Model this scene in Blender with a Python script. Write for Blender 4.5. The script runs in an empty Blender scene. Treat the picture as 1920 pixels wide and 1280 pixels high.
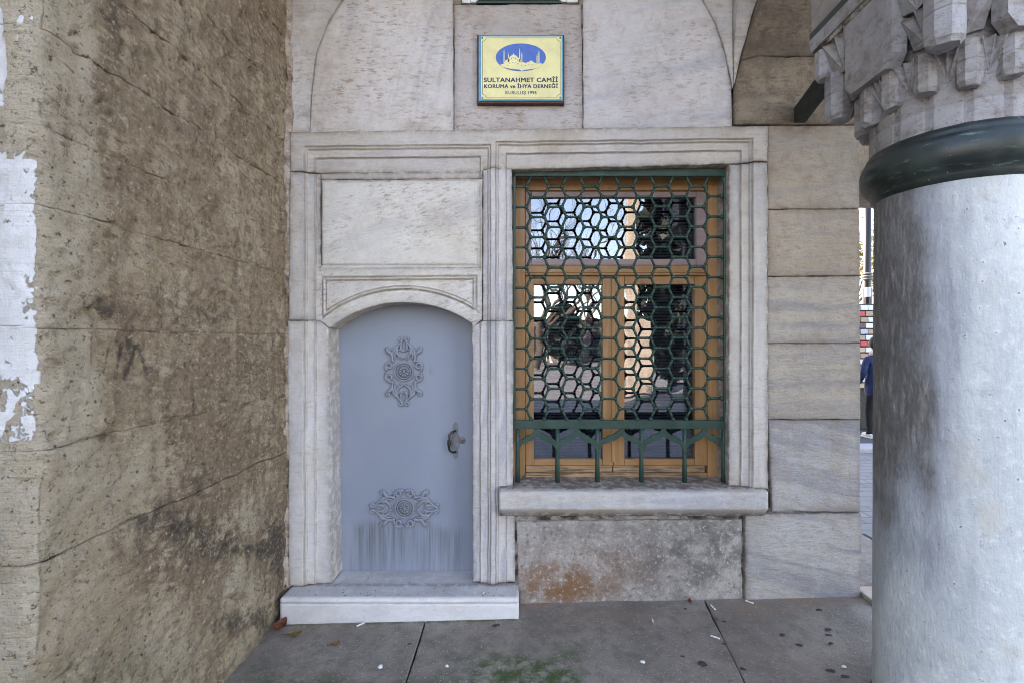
import bpy, bmesh, math, random
import numpy as np
from mathutils import Vector, Matrix
R = math.radians
SC = bpy.context.scene
COL = SC.collection
random.seed(7)

# ------------------------------------------------------------------ camera, sky, sun, exposure
F, CX, CY, D, H = 907.0, 985.0, 640.0, 3.02, 1.63      # focal length / principal point in photo pixels, distance to wall, eye height
cam_d = bpy.data.cameras.new('camera'); cam = bpy.data.objects.new('camera', cam_d); COL.objects.link(cam)
cam.location = (0, -D, H); cam.rotation_euler = (R(90), 0, 0)
cam_d.sensor_width = 36; cam_d.lens = F/1920*36; cam_d.shift_x = -25/1920; cam_d.clip_start = .05; cam_d.clip_end = 600
SC.camera = cam
SUN_EL, SUN_AZ = R(31), R(-48)                          # azimuth from +Y, clockwise positive (towards +X)
sun_dir = Vector((math.sin(SUN_AZ)*math.cos(SUN_EL), math.cos(SUN_AZ)*math.cos(SUN_EL), math.sin(SUN_EL)))
W = bpy.data.worlds.new('World'); SC.world = W; W.use_nodes = True
wn = W.node_tree
sky = wn.nodes.new('ShaderNodeTexSky'); sky.sky_type = 'NISHITA'; sky.sun_disc = False
sky.sun_elevation = SUN_EL; sky.sun_rotation = SUN_AZ; sky.dust_density = .7; sky.air_density = 1.0; sky.ozone_density = 1.0
wn.nodes['Background'].inputs[1].default_value = .12
wn.links.new(sky.outputs[0], wn.nodes['Background'].inputs[0])
sd = bpy.data.lights.new('sun', 'SUN'); sun = bpy.data.objects.new('sun', sd); COL.objects.link(sun)
sd.energy = 3.6; sd.angle = R(.53); sd.color = (1, .94, .85)
sun.rotation_euler = sun_dir.to_track_quat('Z', 'Y').to_euler()
SC.view_settings.view_transform = 'Standard'; SC.view_settings.look = 'None'
SC.view_settings.exposure = 3.25; SC.view_settings.use_white_balance = True; SC.view_settings.white_balance_temperature = 8000; SC.view_settings.white_balance_tint = 24; SC.view_settings.gamma = 1.0
SC.render.engine = 'CYCLES'; SC.cycles.use_denoising = True; SC.cycles.filter_width = 1.0; SC.cycles.max_bounces = 8; SC.cycles.diffuse_bounces = 4
SC.cycles.caustics_reflective = False; SC.cycles.caustics_refractive = False

# ------------------------------------------------------------------ small helpers
def at(px, py, y=0.0):                                  # photo pixel -> point in the plane y
    d = D+y
    return Vector(((px-CX)*d/F, y, H-(py-CY)*d/F))
def wx(px, y=0.0): return (px-CX)*(D+y)/F
def wz(py, y=0.0): return H-(py-CY)*(D+y)/F
def topx(P):                                            # world points -> photo pixels (for laying out measured stains)
    d = D+P[..., 1]
    return CX+P[..., 0]*F/d, CY-(P[..., 2]-H)*F/d
def _h(i, j, k, seed):
    n = (i*374761393 + j*668265263 + k*1274126177 + seed*974634777) & 0xffffffff
    n = ((n ^ (n >> 13))*1103515245) & 0xffffffff
    n = ((n ^ (n >> 15))*2246822519) & 0xffffffff
    return ((n ^ (n >> 16)) & 0xffff)/65535.0
def vn(x, y, z, seed=0):
    x, y, z = np.broadcast_arrays(np.asarray(x, float), np.asarray(y, float), np.asarray(z, float))
    i, j, k = np.floor(x).astype(np.int64), np.floor(y).astype(np.int64), np.floor(z).astype(np.int64)
    u, v, w = x-i, y-j, z-k
    u, v, w = u*u*(3-2*u), v*v*(3-2*v), w*w*(3-2*w)
    def L(a, b, t): return a+(b-a)*t
    c = lambda a, b, d: _h(i+a, j+b, k+d, seed)
    return L(L(L(c(0,0,0), c(1,0,0), u), L(c(0,1,0), c(1,1,0), u), v), L(L(c(0,0,1), c(1,0,1), u), L(c(0,1,1), c(1,1,1), u), v), w)
def fbm(x, y, z, seed=0, oct=4, gain=.5):
    s = 0; a = 1; t = 0
    for o in range(oct):
        s = s+a*vn(np.asarray(x)*2**o, np.asarray(y)*2**o, np.asarray(z)*2**o, seed+o*17); t += a; a *= gain
    return s/t
def sstep(a, b, x):
    t = np.clip((np.asarray(x, float)-a)/(b-a), 0, 1); return t*t*(3-2*t)

def thing(name, label, cat, loc=(0, 0, 0), group=None):
    o = bpy.data.objects.new(name, None); COL.objects.link(o); o.location = loc; o.empty_display_size = .1
    o['label'] = label; o['category'] = cat
    if group: o['group'] = group
    return o
def tag(o, label, cat, group=None):
    o['label'] = label; o['category'] = cat
    if group: o['group'] = group
    return o
def wpos(o):                                            # accumulated location (only translations are used on parents)
    v = Vector((0, 0, 0))
    while o: v = v+o.location; o = o.parent
    return v
def holder(name, parent, loc=None):
    o = bpy.data.objects.new(name, None); COL.objects.link(o); o.empty_display_size = .05; o.parent = parent
    if loc is not None: o.location = Vector(loc)-wpos(parent)
    return o
def link(name, me, mat=None, parent=None):
    o = bpy.data.objects.new(name, me); COL.objects.link(o)
    if mat is not None:
        if not me.materials: me.materials.append(mat)
    if parent:
        o.parent = parent; o.matrix_parent_inverse = Matrix.Translation(-wpos(parent))
    return o
def npmesh(name, V, Q, smooth=True, attrs=None):
    """V (n,3); Q: list of arrays (m,3)/(m,4)"""
    V = np.asarray(V, np.float32); me = bpy.data.meshes.new(name)
    me.vertices.add(len(V)); me.vertices.foreach_set('co', V.ravel())
    idx = np.concatenate([np.asarray(q, np.int32).ravel() for q in Q]); tot = np.concatenate([np.full(len(q), np.asarray(q).shape[1], np.int32) for q in Q])
    me.loops.add(len(idx)); me.loops.foreach_set('vertex_index', idx)
    me.polygons.add(len(tot)); st = np.concatenate([[0], np.cumsum(tot)[:-1]]).astype(np.int32)
    me.polygons.foreach_set('loop_start', st); me.polygons.foreach_set('loop_total', tot)
    me.polygons.foreach_set('use_smooth', np.full(len(tot), smooth))
    me.update(calc_edges=True)
    for k, a in (attrs or {}).items():
        at_ = me.attributes.new(k, 'FLOAT', 'POINT'); at_.data.foreach_set('value', np.asarray(a, np.float32).ravel())
    return me
def gridq(n, m, off=0, flip=False):
    a = (np.arange(n-1)[:, None]*m+np.arange(m-1)[None, :]).ravel()+off
    q = np.stack([a, a+1, a+m+1, a+m], 1)
    return q[:, ::-1] if flip else q
class MB:                                               # collects small shapes into one mesh
    def __init__(s): s.v = []; s.f = []; s.n = 0
    def add(s, V, Fs):
        s.v += [tuple(p) for p in V]; s.f += [tuple(i+s.n for i in f) for f in Fs]; s.n = len(s.v)
    def box(s, a, b, bev=0.0):
        x0, x1 = sorted((a[0], b[0])); y0, y1 = sorted((a[1], b[1])); z0, z1 = sorted((a[2], b[2]))
        bev = min(bev, .45*(x1-x0), .45*(y1-y0), .45*(z1-z0))
        if bev <= 0:
            V = [(x, y, z) for x in (x0, x1) for y in (y0, y1) for z in (z0, z1)]
            s.add(V, [(0,1,3,2), (4,6,7,5), (0,4,5,1), (2,3,7,6), (0,2,6,4), (1,5,7,3)]); return
        bm = bmesh.new(); bmesh.ops.create_cube(bm, size=1)
        for v in bm.verts: v.co = Vector(((x0+x1)/2+v.co.x*(x1-x0), (y0+y1)/2+v.co.y*(y1-y0), (z0+z1)/2+v.co.z*(z1-z0)))
        bmesh.ops.bevel(bm, geom=bm.edges[:], offset=bev, segments=2, profile=.6, affect='EDGES')
        s.add([v.co[:] for v in bm.verts], [[v.index for v in f.verts] for f in bm.faces]); bm.free()
    def tube(s, pts, rad, n=8, flat=1.0, cap=True, nrm=None):
        """swept tube; flat squashes the section along nrm"""
        pts = [Vector(p) for p in pts]; k = len(pts)
        if not hasattr(rad, '__len__'): rad = [rad]*k
        up = Vector(nrm) if nrm is not None else Vector((0, 0, 1))
        V = []
        for i, p in enumerate(pts):
            t = (pts[min(i+1, k-1)]-pts[max(i-1, 0)])
            t = t.normalized() if t.length > 1e-9 else Vector((0, 0, 1))
            a = up.cross(t)
            if a.length < 1e-4: a = Vector((1, .3, 0)).cross(t)
            a.normalize(); b = t.cross(a).normalized()
            for j in range(n):
                th = 2*math.pi*j/n; V.append(p+a*math.cos(th)*rad[i]+b*math.sin(th)*rad[i]*flat)
        Fs = [(i*n+j, i*n+(j+1) % n, (i+1)*n+(j+1) % n, (i+1)*n+j) for i in range(k-1) for j in range(n)]
        if cap: Fs += [tuple(range(n-1, -1, -1)), tuple((k-1)*n+j for j in range(n))]
        s.add(V, Fs)
    def lathe(s, prof, c=(0, 0, 0), n=32, axis='Z'):
        V = []; m = len(prof)
        for j in range(n):
            th = 2*math.pi*j/n; ct, st = math.cos(th), math.sin(th)
            for r, h in prof:
                p = (r*ct, r*st, h) if axis == 'Z' else (r*ct, h, r*st)
                V.append((c[0]+p[0], c[1]+p[1], c[2]+p[2]))
        Fs = [(j*m+i, ((j+1) % n)*m+i, ((j+1) % n)*m+i+1, j*m+i+1) for j in range(n) for i in range(m-1)]
        s.add(V, Fs)
    def sphere(s, c, r, nu=8, nv=6, sc=(1, 1, 1)):
        V = [(c[0], c[1], c[2]-r*sc[2])]; Fs = []
        for i in range(1, nv):
            ph = -math.pi/2+math.pi*i/nv
            for j in range(nu):
                th = 2*math.pi*j/nu
                V.append((c[0]+r*sc[0]*math.cos(ph)*math.cos(th), c[1]+r*sc[1]*math.cos(ph)*math.sin(th), c[2]+r*sc[2]*math.sin(ph)))
        V.append((c[0], c[1], c[2]+r*sc[2])); L = len(V)-1
        for j in range(nu):
            Fs.append((0, 1+(j+1) % nu, 1+j)); Fs.append((L, 1+(nv-2)*nu+j, 1+(nv-2)*nu+(j+1) % nu))
            for i in range(nv-2):
                a = 1+i*nu; Fs.append((a+j, a+(j+1) % nu, a+nu+(j+1) % nu, a+nu+j))
        s.add(V, Fs)
    def prism(s, poly, y0, y1):                         # polygon in (x,z) extruded along y
        n = len(poly)
        V = [(x, y0, z) for x, z in poly]+[(x, y1, z) for x, z in poly]
        s.add(V, [tuple(range(n)), tuple(range(2*n-1, n-1, -1))]+[(i, n+i, n+(i+1) % n, (i+1) % n) for i in range(n)])
    def mesh(s, name, smooth=False):
        me = bpy.data.meshes.new(name); me.from_pydata(s.v, [], s.f); me.validate(); 
        bm = bmesh.new(); bm.from_mesh(me); bmesh.ops.recalc_face_normals(bm, faces=bm.faces[:]); bm.to_mesh(me); bm.free()
        if smooth: me.polygons.foreach_set('use_smooth', [True]*len(me.polygons))
        me.update(); return me
    def build(s, name, mat, parent=None, smooth=False): return link(name, s.mesh(name, smooth), mat, parent)

# ------------------------------------------------------------------ material node helpers
class NT:
    def __init__(s, name):
        s.m = bpy.data.materials.new(name); s.m.use_nodes = True; s.t = s.m.node_tree; s.b = s.t.nodes['Principled BSDF']; s.out = s.t.nodes['Material Output']
    def put(s, sock, v):
        if v is None: return
        if isinstance(v, bpy.types.NodeSocket): s.t.links.new(v, sock)
        elif isinstance(v, (tuple, list)) and len(v) == 3 and sock.type == 'RGBA': sock.default_value = (*v, 1)
        else: sock.default_value = v
    def n(s, typ): return s.t.nodes.new('ShaderNode'+typ)
    def pos(s): return s.n('NewGeometry').outputs['Position']
    def objc(s): return s.n('TexCoord').outputs['Object']
    def rnd(s): return s.n('ObjectInfo').outputs['Random']
    def attr(s, name): a = s.n('Attribute'); a.attribute_name = name; return a.outputs['Fac']
    def map(s, v, scale=(1, 1, 1), rot=(0, 0, 0), loc=(0, 0, 0)):
        m = s.n('Mapping'); s.put(m.inputs[0], v); s.put(m.inputs[1], loc); s.put(m.inputs[2], tuple(R(a) for a in rot)); s.put(m.inputs[3], scale); return m.outputs[0]
    def noise(s, v, sc, det=6, ro=.55, dist=0.0, out=0):
        q = s.n('TexNoise'); s.put(q.inputs['Vector'], v); s.put(q.inputs['Scale'], sc); s.put(q.inputs['Detail'], det); s.put(q.inputs['Roughness'], ro); s.put(q.inputs['Distortion'], dist); return q.outputs[out]
    def voro(s, v, sc, feat='F1', out=0):
        q = s.n('TexVoronoi'); q.feature = feat; s.put(q.inputs['Vector'], v); s.put(q.inputs['Scale'], sc); return q.outputs[out]
    def mr(s, v, a, b, c=0.0, d=1.0, smooth=True):
        q = s.n('MapRange'); q.interpolation_type = 'SMOOTHSTEP' if smooth else 'LINEAR'
        s.put(q.inputs[0], v); s.put(q.inputs[1], a); s.put(q.inputs[2], b); s.put(q.inputs[3], c); s.put(q.inputs[4], d); return q.outputs[0]
    def ma(s, op, a, b=0.0, c=None):
        q = s.n('Math'); q.operation = op; s.put(q.inputs[0], a); s.put(q.inputs[1], b)
        if c is not None: s.put(q.inputs[2], c)
        return q.outputs[0]
    def mul(s, a, b): return s.ma('MULTIPLY', a, b)
    def add(s, a, b): return s.ma('ADD', a, b)
    def vadd(s, a, b):
        q = s.n('VectorMath'); q.operation = 'ADD'; s.put(q.inputs[0], a); s.put(q.inputs[1], b); return q.outputs[0]
    def vscale(s, a, f):
        q = s.n('VectorMath'); q.operation = 'SCALE'; s.put(q.inputs[0], a); s.put(q.inputs['Scale'], f); return q.outputs[0]
    def comb(s, x, y, z):
        q = s.n('CombineXYZ'); s.put(q.inputs[0], x); s.put(q.inputs[1], y); s.put(q.inputs[2], z); return q.outputs[0]
    def sep(s, v): q = s.n('SeparateXYZ'); s.put(q.inputs[0], v); return q.outputs
    def mix(s, f, a, b, blend='MIX'):
        q = s.n('Mix'); q.data_type = 'RGBA'; q.blend_type = blend; s.put(q.inputs[0], f); s.put(q.inputs[6], a); s.put(q.inputs[7], b); return q.outputs[2]
    def ramp(s, f, stops):
        q = s.n('ValToRGB'); e = q.color_ramp.elements
        while len(e) < len(stops): e.new(.5)
        for k, (p, c) in enumerate(stops): e[k].position = p; e[k].color = (*c, 1)
        s.put(q.inputs[0], f); return q.outputs[0]
    def bump(s, h, dist=.004, st=1.0, nrm=None):
        q = s.n('Bump'); s.put(q.inputs['Height'], h); s.put(q.inputs['Distance'], dist); s.put(q.inputs['Strength'], st); s.put(q.inputs['Normal'], nrm); return q.outputs[0]
    def fin(s, col, rough=.7, normal=None, metal=0.0, spec=.4):
        s.put(s.b.inputs['Base Color'], col); s.put(s.b.inputs['Roughness'], rough); s.put(s.b.inputs['Metallic'], metal); s.put(s.b.inputs['Specular IOR Level'], spec)
        if normal is not None: s.put(s.b.inputs['Normal'], normal)
        return s.m

def marble(name, base=(.60, .575, .55), vein=(.36, .37, .40), ang=0, vs=1.0, vamt=.7, stain=(.25, .175, .115), samt=.5, fleck=.6, grime=.35, bump=1.0, vcov=.5, fleck_ang=0, warm=(.52, .46, .37)):
    """weathered Marmara marble: banded veins at an angle (deg from horizontal), brown flecks, pitting, blotches"""
    g = NT(name); P = g.pos(); r = g.rnd()
    off = g.comb(g.mul(r, 37.0), g.mul(r, 11.0), g.mul(r, 23.0))
    wv = g.noise(P, 2.2, 3, .5, 0, 1)
    Q = g.vadd(g.vadd(P, off), g.vscale(wv, .12))
    Q = g.map(Q, rot=(0, ang, 0)); Q = g.map(Q, scale=(.35*vs, 1.2*vs, 5.0*vs))
    v1 = g.noise(Q, 1.3, 7, .62, .25); v2 = g.noise(Q, 4.5, 5, .6, .1)
    vm = g.mul(g.mr(v1, vcov-.06, vcov+.16), vamt)
    c = g.mix(g.mr(g.noise(g.vadd(P, off), 1.7, 6, .6), .3, .72), base, warm)
    c = g.mix(vm, c, vein)
    c = g.mix(g.mul(g.mr(v2, .52, .75), vamt*.45), c, tuple(x*.85 for x in vein))
    cloud = g.noise(P, 9, 7, .65)
    c = g.mix(g.mr(cloud, .35, .7, 0, .28), c, tuple(min(1, x*1.18) for x in base))
    # brown weathering blotches and chisel flecks
    fl = g.map(P, rot=(0, fleck_ang, 0)); fl = g.map(fl, scale=(15, 15, 52))
    f1 = g.noise(fl, 1.0, 9, .74, .2); reg = g.noise(P, 2.6, 4, .6)
    fm = g.mul(g.mul(g.mr(f1, .50, .62), g.mr(reg, .36, .60)), fleck)
    c = g.mix(fm, c, tuple(x*1.25 for x in stain))
    bl = g.noise(g.vadd(P, off), 3.4, 9, .68, .3)
    c = g.mix(g.mr(bl, .52, .70, 0, samt), c, stain)
    mo_ = g.noise(g.vadd(P, off), 14, 9, .72, .4)
    c = g.mix(g.mr(mo_, .50, .66, 0, samt*.75), c, tuple(x*1.15 for x in stain)); c = g.mix(g.mr(mo_, .46, .34, 0, .30), c, tuple(min(.85, x*1.22) for x in base))
    pit = g.noise(P, 120, 3, .6)
    c = g.mix(g.mul(g.mr(pit, .64, .74), .5*grime+.15), c, (.10, .075, .055))
    # soiled rims of the stone (attribute written by the mesh builder)
    ed = g.attr('rim'); em = g.mul(ed, g.mr(g.noise(P, 18, 6, .7), .28, .58))
    c = g.mix(g.mul(em, grime), c, (.13, .095, .07))
    gd = g.mul(g.attr('groove'), g.mr(g.noise(P, 9, 5, .65), .30, .58, .25, .8)); c = g.mix(gd, c, (.15, .105, .07))
    hgt = g.add(g.mul(f1, -1.1), g.add(g.mul(g.noise(P, 38, 7, .68), .8), g.mul(g.mr(pit, .6, .75), -.3)))
    rg = g.mr(cloud, .3, .7, .42, .62)
    return g.fin(c, rg, g.bump(hgt, .0065*bump, 1.0), 0, .35)

M = {}
M['marble'] = marble('marble_weathered')
M['marble_tymp'] = marble('marble_tympanum', base=(.62, .59, .57), warm=(.56, .50, .44), ang=78, vs=1.3, vamt=.75, samt=.3, fleck=.85, vcov=.55)
M['marble_tymp2'] = marble('marble_tympanum_blue', base=(.62, .60, .59), vein=(.42, .43, .47), ang=12, vs=1.2, vamt=.85, samt=.3, fleck=.6, vcov=.52, warm=(.56, .52, .48))
M['marble_plaque'] = marble('marble_rough', base=(.56, .52, .50), warm=(.47, .41, .36), ang=0, vamt=.25, samt=.4, fleck=1.0, grime=.6, bump=1.6)
M['marble_frame'] = marble('marble_frame', base=(.56, .535, .50), warm=(.50, .45, .37), ang=90, vs=1.6, vamt=.6, samt=.3, fleck=.35, grime=.8, bump=.6)
M['marble_jamb'] = marble('marble_jamb_white', base=(.66, .645, .63), warm=(.60, .56, .50), ang=84, vs=1.2, vamt=.35, samt=.16, fleck=.25, grime=.6, bump=.6)
M['marble_grey'] = marble('marble_grey_streaked', base=(.57, .56, .55), vein=(.27, .29, .33), ang=88, vs=3.2, vamt=.62, samt=.2, fleck=.25, grime=.7, bump=.7, vcov=.48, warm=(.50, .455, .40))
M['marble_lintel'] = marble('marble_lintel', base=(.55, .52, .48), vein=(.36, .35, .36), warm=(.47, .42, .34), ang=3, vs=2.0, vamt=.6, samt=.3, fleck=.3, grime=.8, bump=.6)
M['marble_panel'] = marble('marble_panel', base=(.66, .64, .59), vein=(.44, .43, .43), warm=(.60, .55, .46), ang=14, vs=1.1, vamt=.55, samt=.18, fleck=.75, grime=.5, fleck_ang=14)
M['marble_warm'] = marble('marble_warm', base=(.42, .36, .285), vein=(.31, .28, .25), warm=(.36, .29, .21), ang=4, vs=2.0, vamt=.8, samt=.6, fleck=.9, grime=.7, bump=1.6)
M['marble_band'] = marble('marble_banded', base=(.42, .38, .325), vein=(.23, .225, .23), warm=(.40, .34, .265), ang=2, vs=1.25, vamt=.95, samt=.4, fleck=.6, grime=.6, vcov=.47, bump=1.4)
M['marble_bluediag'] = marble('marble_blue_diagonal', base=(.42, .41, .40), vein=(.215, .225, .25), warm=(.37, .345, .31), ang=-12, vs=1.2, vamt=.95, samt=.4, fleck=.6, grime=.7, vcov=.46, bump=1.5)
M['marble_springer'] = marble('stone_springer_brown', base=(.42, .345, .25), vein=(.16, .13, .10), warm=(.23, .175, .115), ang=0, vs=1.2, vamt=.7, stain=(.12, .085, .055), samt=.8, fleck=.9, grime=.8, bump=2.2)
M['marble_sill'] = marble('marble_sill', base=(.56, .55, .54), vein=(.36, .39, .44), warm=(.50, .45, .38), ang=3, vs=2.4, vamt=.7, samt=.22, fleck=.2, grime=.9, bump=.8)
M['marble_step'] = marble('marble_step', base=(.70, .69, .68), vein=(.45, .46, .50), warm=(.62, .59, .56), ang=20, vs=1.2, vamt=.35, samt=.14, fleck=.1, grime=.6, bump=.5)
M['marble_capital'] = marble('marble_capital', base=(.38, .38, .385), vein=(.24, .24, .25), warm=(.31, .285, .255), ang=70, vs=1.8, vamt=.5, stain=(.14, .10, .07), samt=.8, fleck=.5, grime=.9, bump=1.4)

def plain(name, col, rough=.6, var=.15, sc=8, bump=.3, metal=0.0, spec=.4, rvar=0.0):
    g = NT(name); P = g.pos(); n = g.noise(P, sc, 6, .6)
    c = g.mix(g.mr(n, .3, .7), tuple(x*(1-var) for x in col), tuple(min(1, x*(1+var)) for x in col))
    if rvar: c = g.mix(g.mul(g.rnd(), rvar), c, tuple(x*.5 for x in col))
    return g.fin(c, rough, g.bump(g.noise(P, sc*6, 4, .6), .002, bump), metal, spec)

# --- brown crusted limestone of the pier, with plaster remains
g = NT('limestone_crusted'); P = g.pos()
cr, so, pl, lt, gn = (g.attr(k) for k in ('crust', 'soot', 'plaster', 'light', 'algae'))
n1 = g.noise(P, 5, 9, .62, .3); n2 = g.noise(P, 22, 10, .74, .2); n3 = g.noise(P, 48, 8, .76); n4 = g.noise(P, 150, 4, .65)
stv = g.noise(g.map(g.map(P, rot=(10, 0, 0)), scale=(1, 14, 48)), 1.0, 6, .68, .4)
streak = g.noise(g.map(P, scale=(1, 13, 2.4)), 1.5, 6, .62, .4)
sc_ = lambda n_, f: g.mul(g.ma('SUBTRACT', n_, .5), f)
c = g.mix(g.mr(n1, .35, .65), (.60, .485, .335), (.46, .355, .23))
c = g.mix(g.mr(n2, .48, .66, 0, .8), c, (.70, .605, .46))
c = g.mix(g.mul(lt, g.mr(n2, .35, .6, .4, .9)), c, (.70, .625, .49))
sum_ = g.add(g.add(g.mul(cr, .55), sc_(n2, 1.6)), g.add(g.add(sc_(n3, 1.5), sc_(n1, .5)), g.add(sc_(stv, 1.1), sc_(streak, .9))))
m = g.mr(sum_, .10, .52)
crc = g.mix(g.mr(n1, .35, .65), (.225, .155, .10), (.35, .25, .165)); crc = g.mix(g.mr(n3, .5, .66, 0, .8), crc, (.52, .42, .30))
c = g.mix(g.mul(m, .95), c, crc)
ms = g.mr(g.add(g.mul(so, .62), g.add(sc_(n2, 1.5), g.add(sc_(n3, 1.2), sc_(n1, 1.2)))), .18, .62)
c = g.mix(g.mul(ms, .88), c, g.mix(g.mr(n3, .35, .65), (.055, .046, .038), (.14, .118, .095)))
c = g.mix(g.mul(gn, g.mr(n2, .35, .62, 0, .85)), c, (.135, .13, .075))
c = g.mix(g.mr(n3, .55, .65, 0, .8), c, (.70, .63, .50))          # pale chips
c = g.mix(g.mr(n3, .455, .36, 0, .88), c, (.085, .06, .04))          # dark pits
c = g.mix(g.mr(n4, .58, .68, 0, .45), c, (.08, .06, .042))
mp = g.mr(g.add(pl, g.add(sc_(n2, 1.1), sc_(n1, 1.0))), .46, .50)
plc = g.mix(g.mr(n1, .35, .65), (.64, .65, .65), (.56, .56, .545)); plc = g.mix(g.mr(n3, .56, .68, 0, .5), plc, (.50, .47, .42))
c = g.mix(mp, c, plc)
hg = g.add(g.add(g.mul(n2, 1.3), g.mul(n3, .8)), g.add(g.mul(stv, .9), g.mul(n4, .3)))
hg = g.add(g.mul(hg, g.mr(mp, 0, 1, 1, .25)), g.mul(mp, 1.3))
M['limestone'] = g.fin(c, .88, g.bump(hg, .026, 1.0), 0, .2)

# --- plinth stone under the sill: pocked, rust stained
g = NT('plinth_pocked'); P = g.pos(); ru, dk = g.attr('rust'), g.attr('soot')
n1 = g.noise(P, 6, 8, .65, .3); n2 = g.noise(P, 38, 7, .72, .4); n3 = g.noise(P, 110, 4, .6)
c = g.mix(g.mr(n1, .35, .68), (.42, .39, .355), (.27, .245, .22))
c = g.mix(g.mul(ru, g.mr(n1, .25, .6)), c, (.235, .12, .06))
c = g.mix(g.mul(dk, g.mr(n1, .3, .65)), c, (.145, .14, .135))
c = g.mix(g.mr(n2, .54, .64, 0, .7), c, (.56, .53, .49)); c = g.mix(g.mr(n2, .46, .36, 0, .7), c, (.13, .11, .095))
M['plinth'] = g.fin(c, .8, g.bump(g.add(g.mul(n2, 1.2), g.mul(n3, .4)), .009, 1.0), 0, .3)

# --- exposed-aggregate concrete paving with moss and gum stains
g = NT('paving_aggregate'); P = g.pos(); mo, wm = g.attr('moss'), g.attr('warm')
n1 = g.noise(P, 2.3, 8, .6, .2); n2 = g.noise(P, 13, 8, .65); ag = g.voro(P, 85); agc = g.voro(P, 85, out=1); n3 = g.noise(P, 240, 3, .6)
c = g.mix(g.mr(n1, .3, .7), (.31, .27, .22), (.185, .16, .132))
c = g.mix(g.mr(n2, .45, .72, 0, .6), c, (.125, .11, .095))
c = g.mix(g.mul(wm, g.mr(n2, .3, .65)), c, (.27, .185, .13))
c = g.mix(g.mul(mo, g.mr(n2, .32, .6)), c, (.065, .095, .035))
st = g.mul(g.mr(ag, .34, .2), g.mr(g.sep(agc)[0], .50, .78)); c = g.mix(g.mul(st, .7), c, g.mix(g.sep(agc)[1], (.62, .59, .55), (.34, .31, .28)))
c = g.mix(g.mr(g.noise(P, 70, 3, .6), .60, .72, 0, .6), c, (.07, .065, .06))
M['paving'] = g.fin(c, g.mr(n2, .3, .7, .6, .85), g.bump(g.add(g.mul(ag, -.7), g.mul(n2, .6)), .004, .8), 0, .3)

# --- column marble
g = NT('column_marble'); P = g.pos()
n1 = g.noise(g.map(P, scale=(1, 1, .55)), 2.6, 8, .62, .4); n2 = g.noise(P, 24, 8, .68, .2); n3 = g.noise(g.map(P, scale=(1, 1, .35)), 75, 5, .65); v = g.noise(g.map(P, scale=(3, 3, .5)), 2.0, 6, .6, .5)
c = g.mix(g.mr(n1, .32, .68), (.545, .585, .575), (.415, .455, .46))
c = g.mix(g.mr(v, .5, .7, 0, .55), c, (.37, .42, .45))
c = g.mix(g.mr(n2, .52, .66, 0, .6), c, (.66, .67, .65)); c = g.mix(g.mr(n2, .47, .34, 0, .6), c, (.34, .365, .39))
c = g.mix(g.mr(g.noise(P, 4.5, 7, .7), .56, .72, 0, .45), c, (.48, .43, .34))
c = g.mix(g.mr(n3, .62, .72, 0, .45), c, (.66, .66, .65)); c = g.mix(g.mr(g.noise(P, 48, 3, .5), .69, .74, 0, .8), c, (.12, .09, .06))
so_ = g.attr('soil_shade'); vs_ = g.noise(g.map(P, scale=(1, 1, .22)), 42, 8, .7); n5 = g.noise(P, 6, 8, .68)  # shade of the wall-facing side painted into the colour, broken up by streaky dirt
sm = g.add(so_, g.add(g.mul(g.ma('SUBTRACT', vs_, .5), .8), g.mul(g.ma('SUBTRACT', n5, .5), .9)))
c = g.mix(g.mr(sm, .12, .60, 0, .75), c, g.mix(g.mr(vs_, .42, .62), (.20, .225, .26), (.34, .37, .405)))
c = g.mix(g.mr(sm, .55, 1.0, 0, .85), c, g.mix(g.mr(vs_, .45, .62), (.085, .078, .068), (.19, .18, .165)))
c = g.mix(g.mr(vs_, .60, .70, 0, .4), c, (.62, .63, .63))
M['column'] = g.fin(c, g.mr(n2, .3, .7, .42, .65), g.bump(g.add(g.mul(n2, .9), g.mul(n3, .8)), .006, 1.0), 0, .35)

# --- bronze with patina
g = NT('bronze_patina'); P = g.pos(); n1 = g.noise(P, 6, 7, .6, .4); n2 = g.noise(g.map(P, scale=(9, 9, 60)), 1.0, 6, .65, .3)
c = g.mix(g.mr(n1, .35, .68), (.022, .030, .028), (.045, .062, .055)); c = g.mix(g.mr(n2, .60, .70, 0, .6), c, (.16, .27, .23)); c = g.mix(g.mr(g.noise(P, 60, 3, .6), .69, .74, 0, .7), c, (.40, .44, .40))
M['bronze'] = g.fin(c, g.mr(n1, .3, .7, .28, .5), g.bump(n2, .002, .5), .35, .5)

# --- painted steel door
g = NT('door_paint'); P = g.pos(); n1 = g.noise(P, 1.6, 6, .55); n2 = g.noise(P, 90, 4, .6); stn = g.attr('streak')
c = g.mix(g.mr(n1, .3, .7), (.235, .275, .335), (.275, .31, .365))
c = g.mix(g.mr(n2, .60, .72, 0, .35), c, (.36, .39, .43))
sv = g.noise(g.map(P, scale=(60, 1, 1.6)), 1.0, 5, .6); sl = g.noise(g.map(P, scale=(7, 1, 1.2)), 1.0, 4, .6)
c = g.mix(g.mul(stn, g.add(g.mr(sv, .42, .66, 0, .55), g.mr(sl, .4, .7, 0, .4))), c, (.105, .115, .12))
c = g.mix(g.mr(g.noise(P, 26, 4, .6), .70, .76, 0, .5), c, (.15, .16, .17))
M['door'] = g.fin(c, g.mr(n1, .3, .7, .48, .6), g.bump(g.add(n2, g.mul(n1, 2.0)), .0012, .5), 0, .4)
M['steel'] = plain('handle_steel', (.30, .30, .30), .38, .3, 40, .3, .75)
M['plate_paint'] = plain('plate_paint', (.17, .18, .195), .45, .25, 40, .4)
M['dark_iron'] = plain('dark_handle', (.07, .065, .06), .35, .4, 60, .3, .8)

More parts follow.
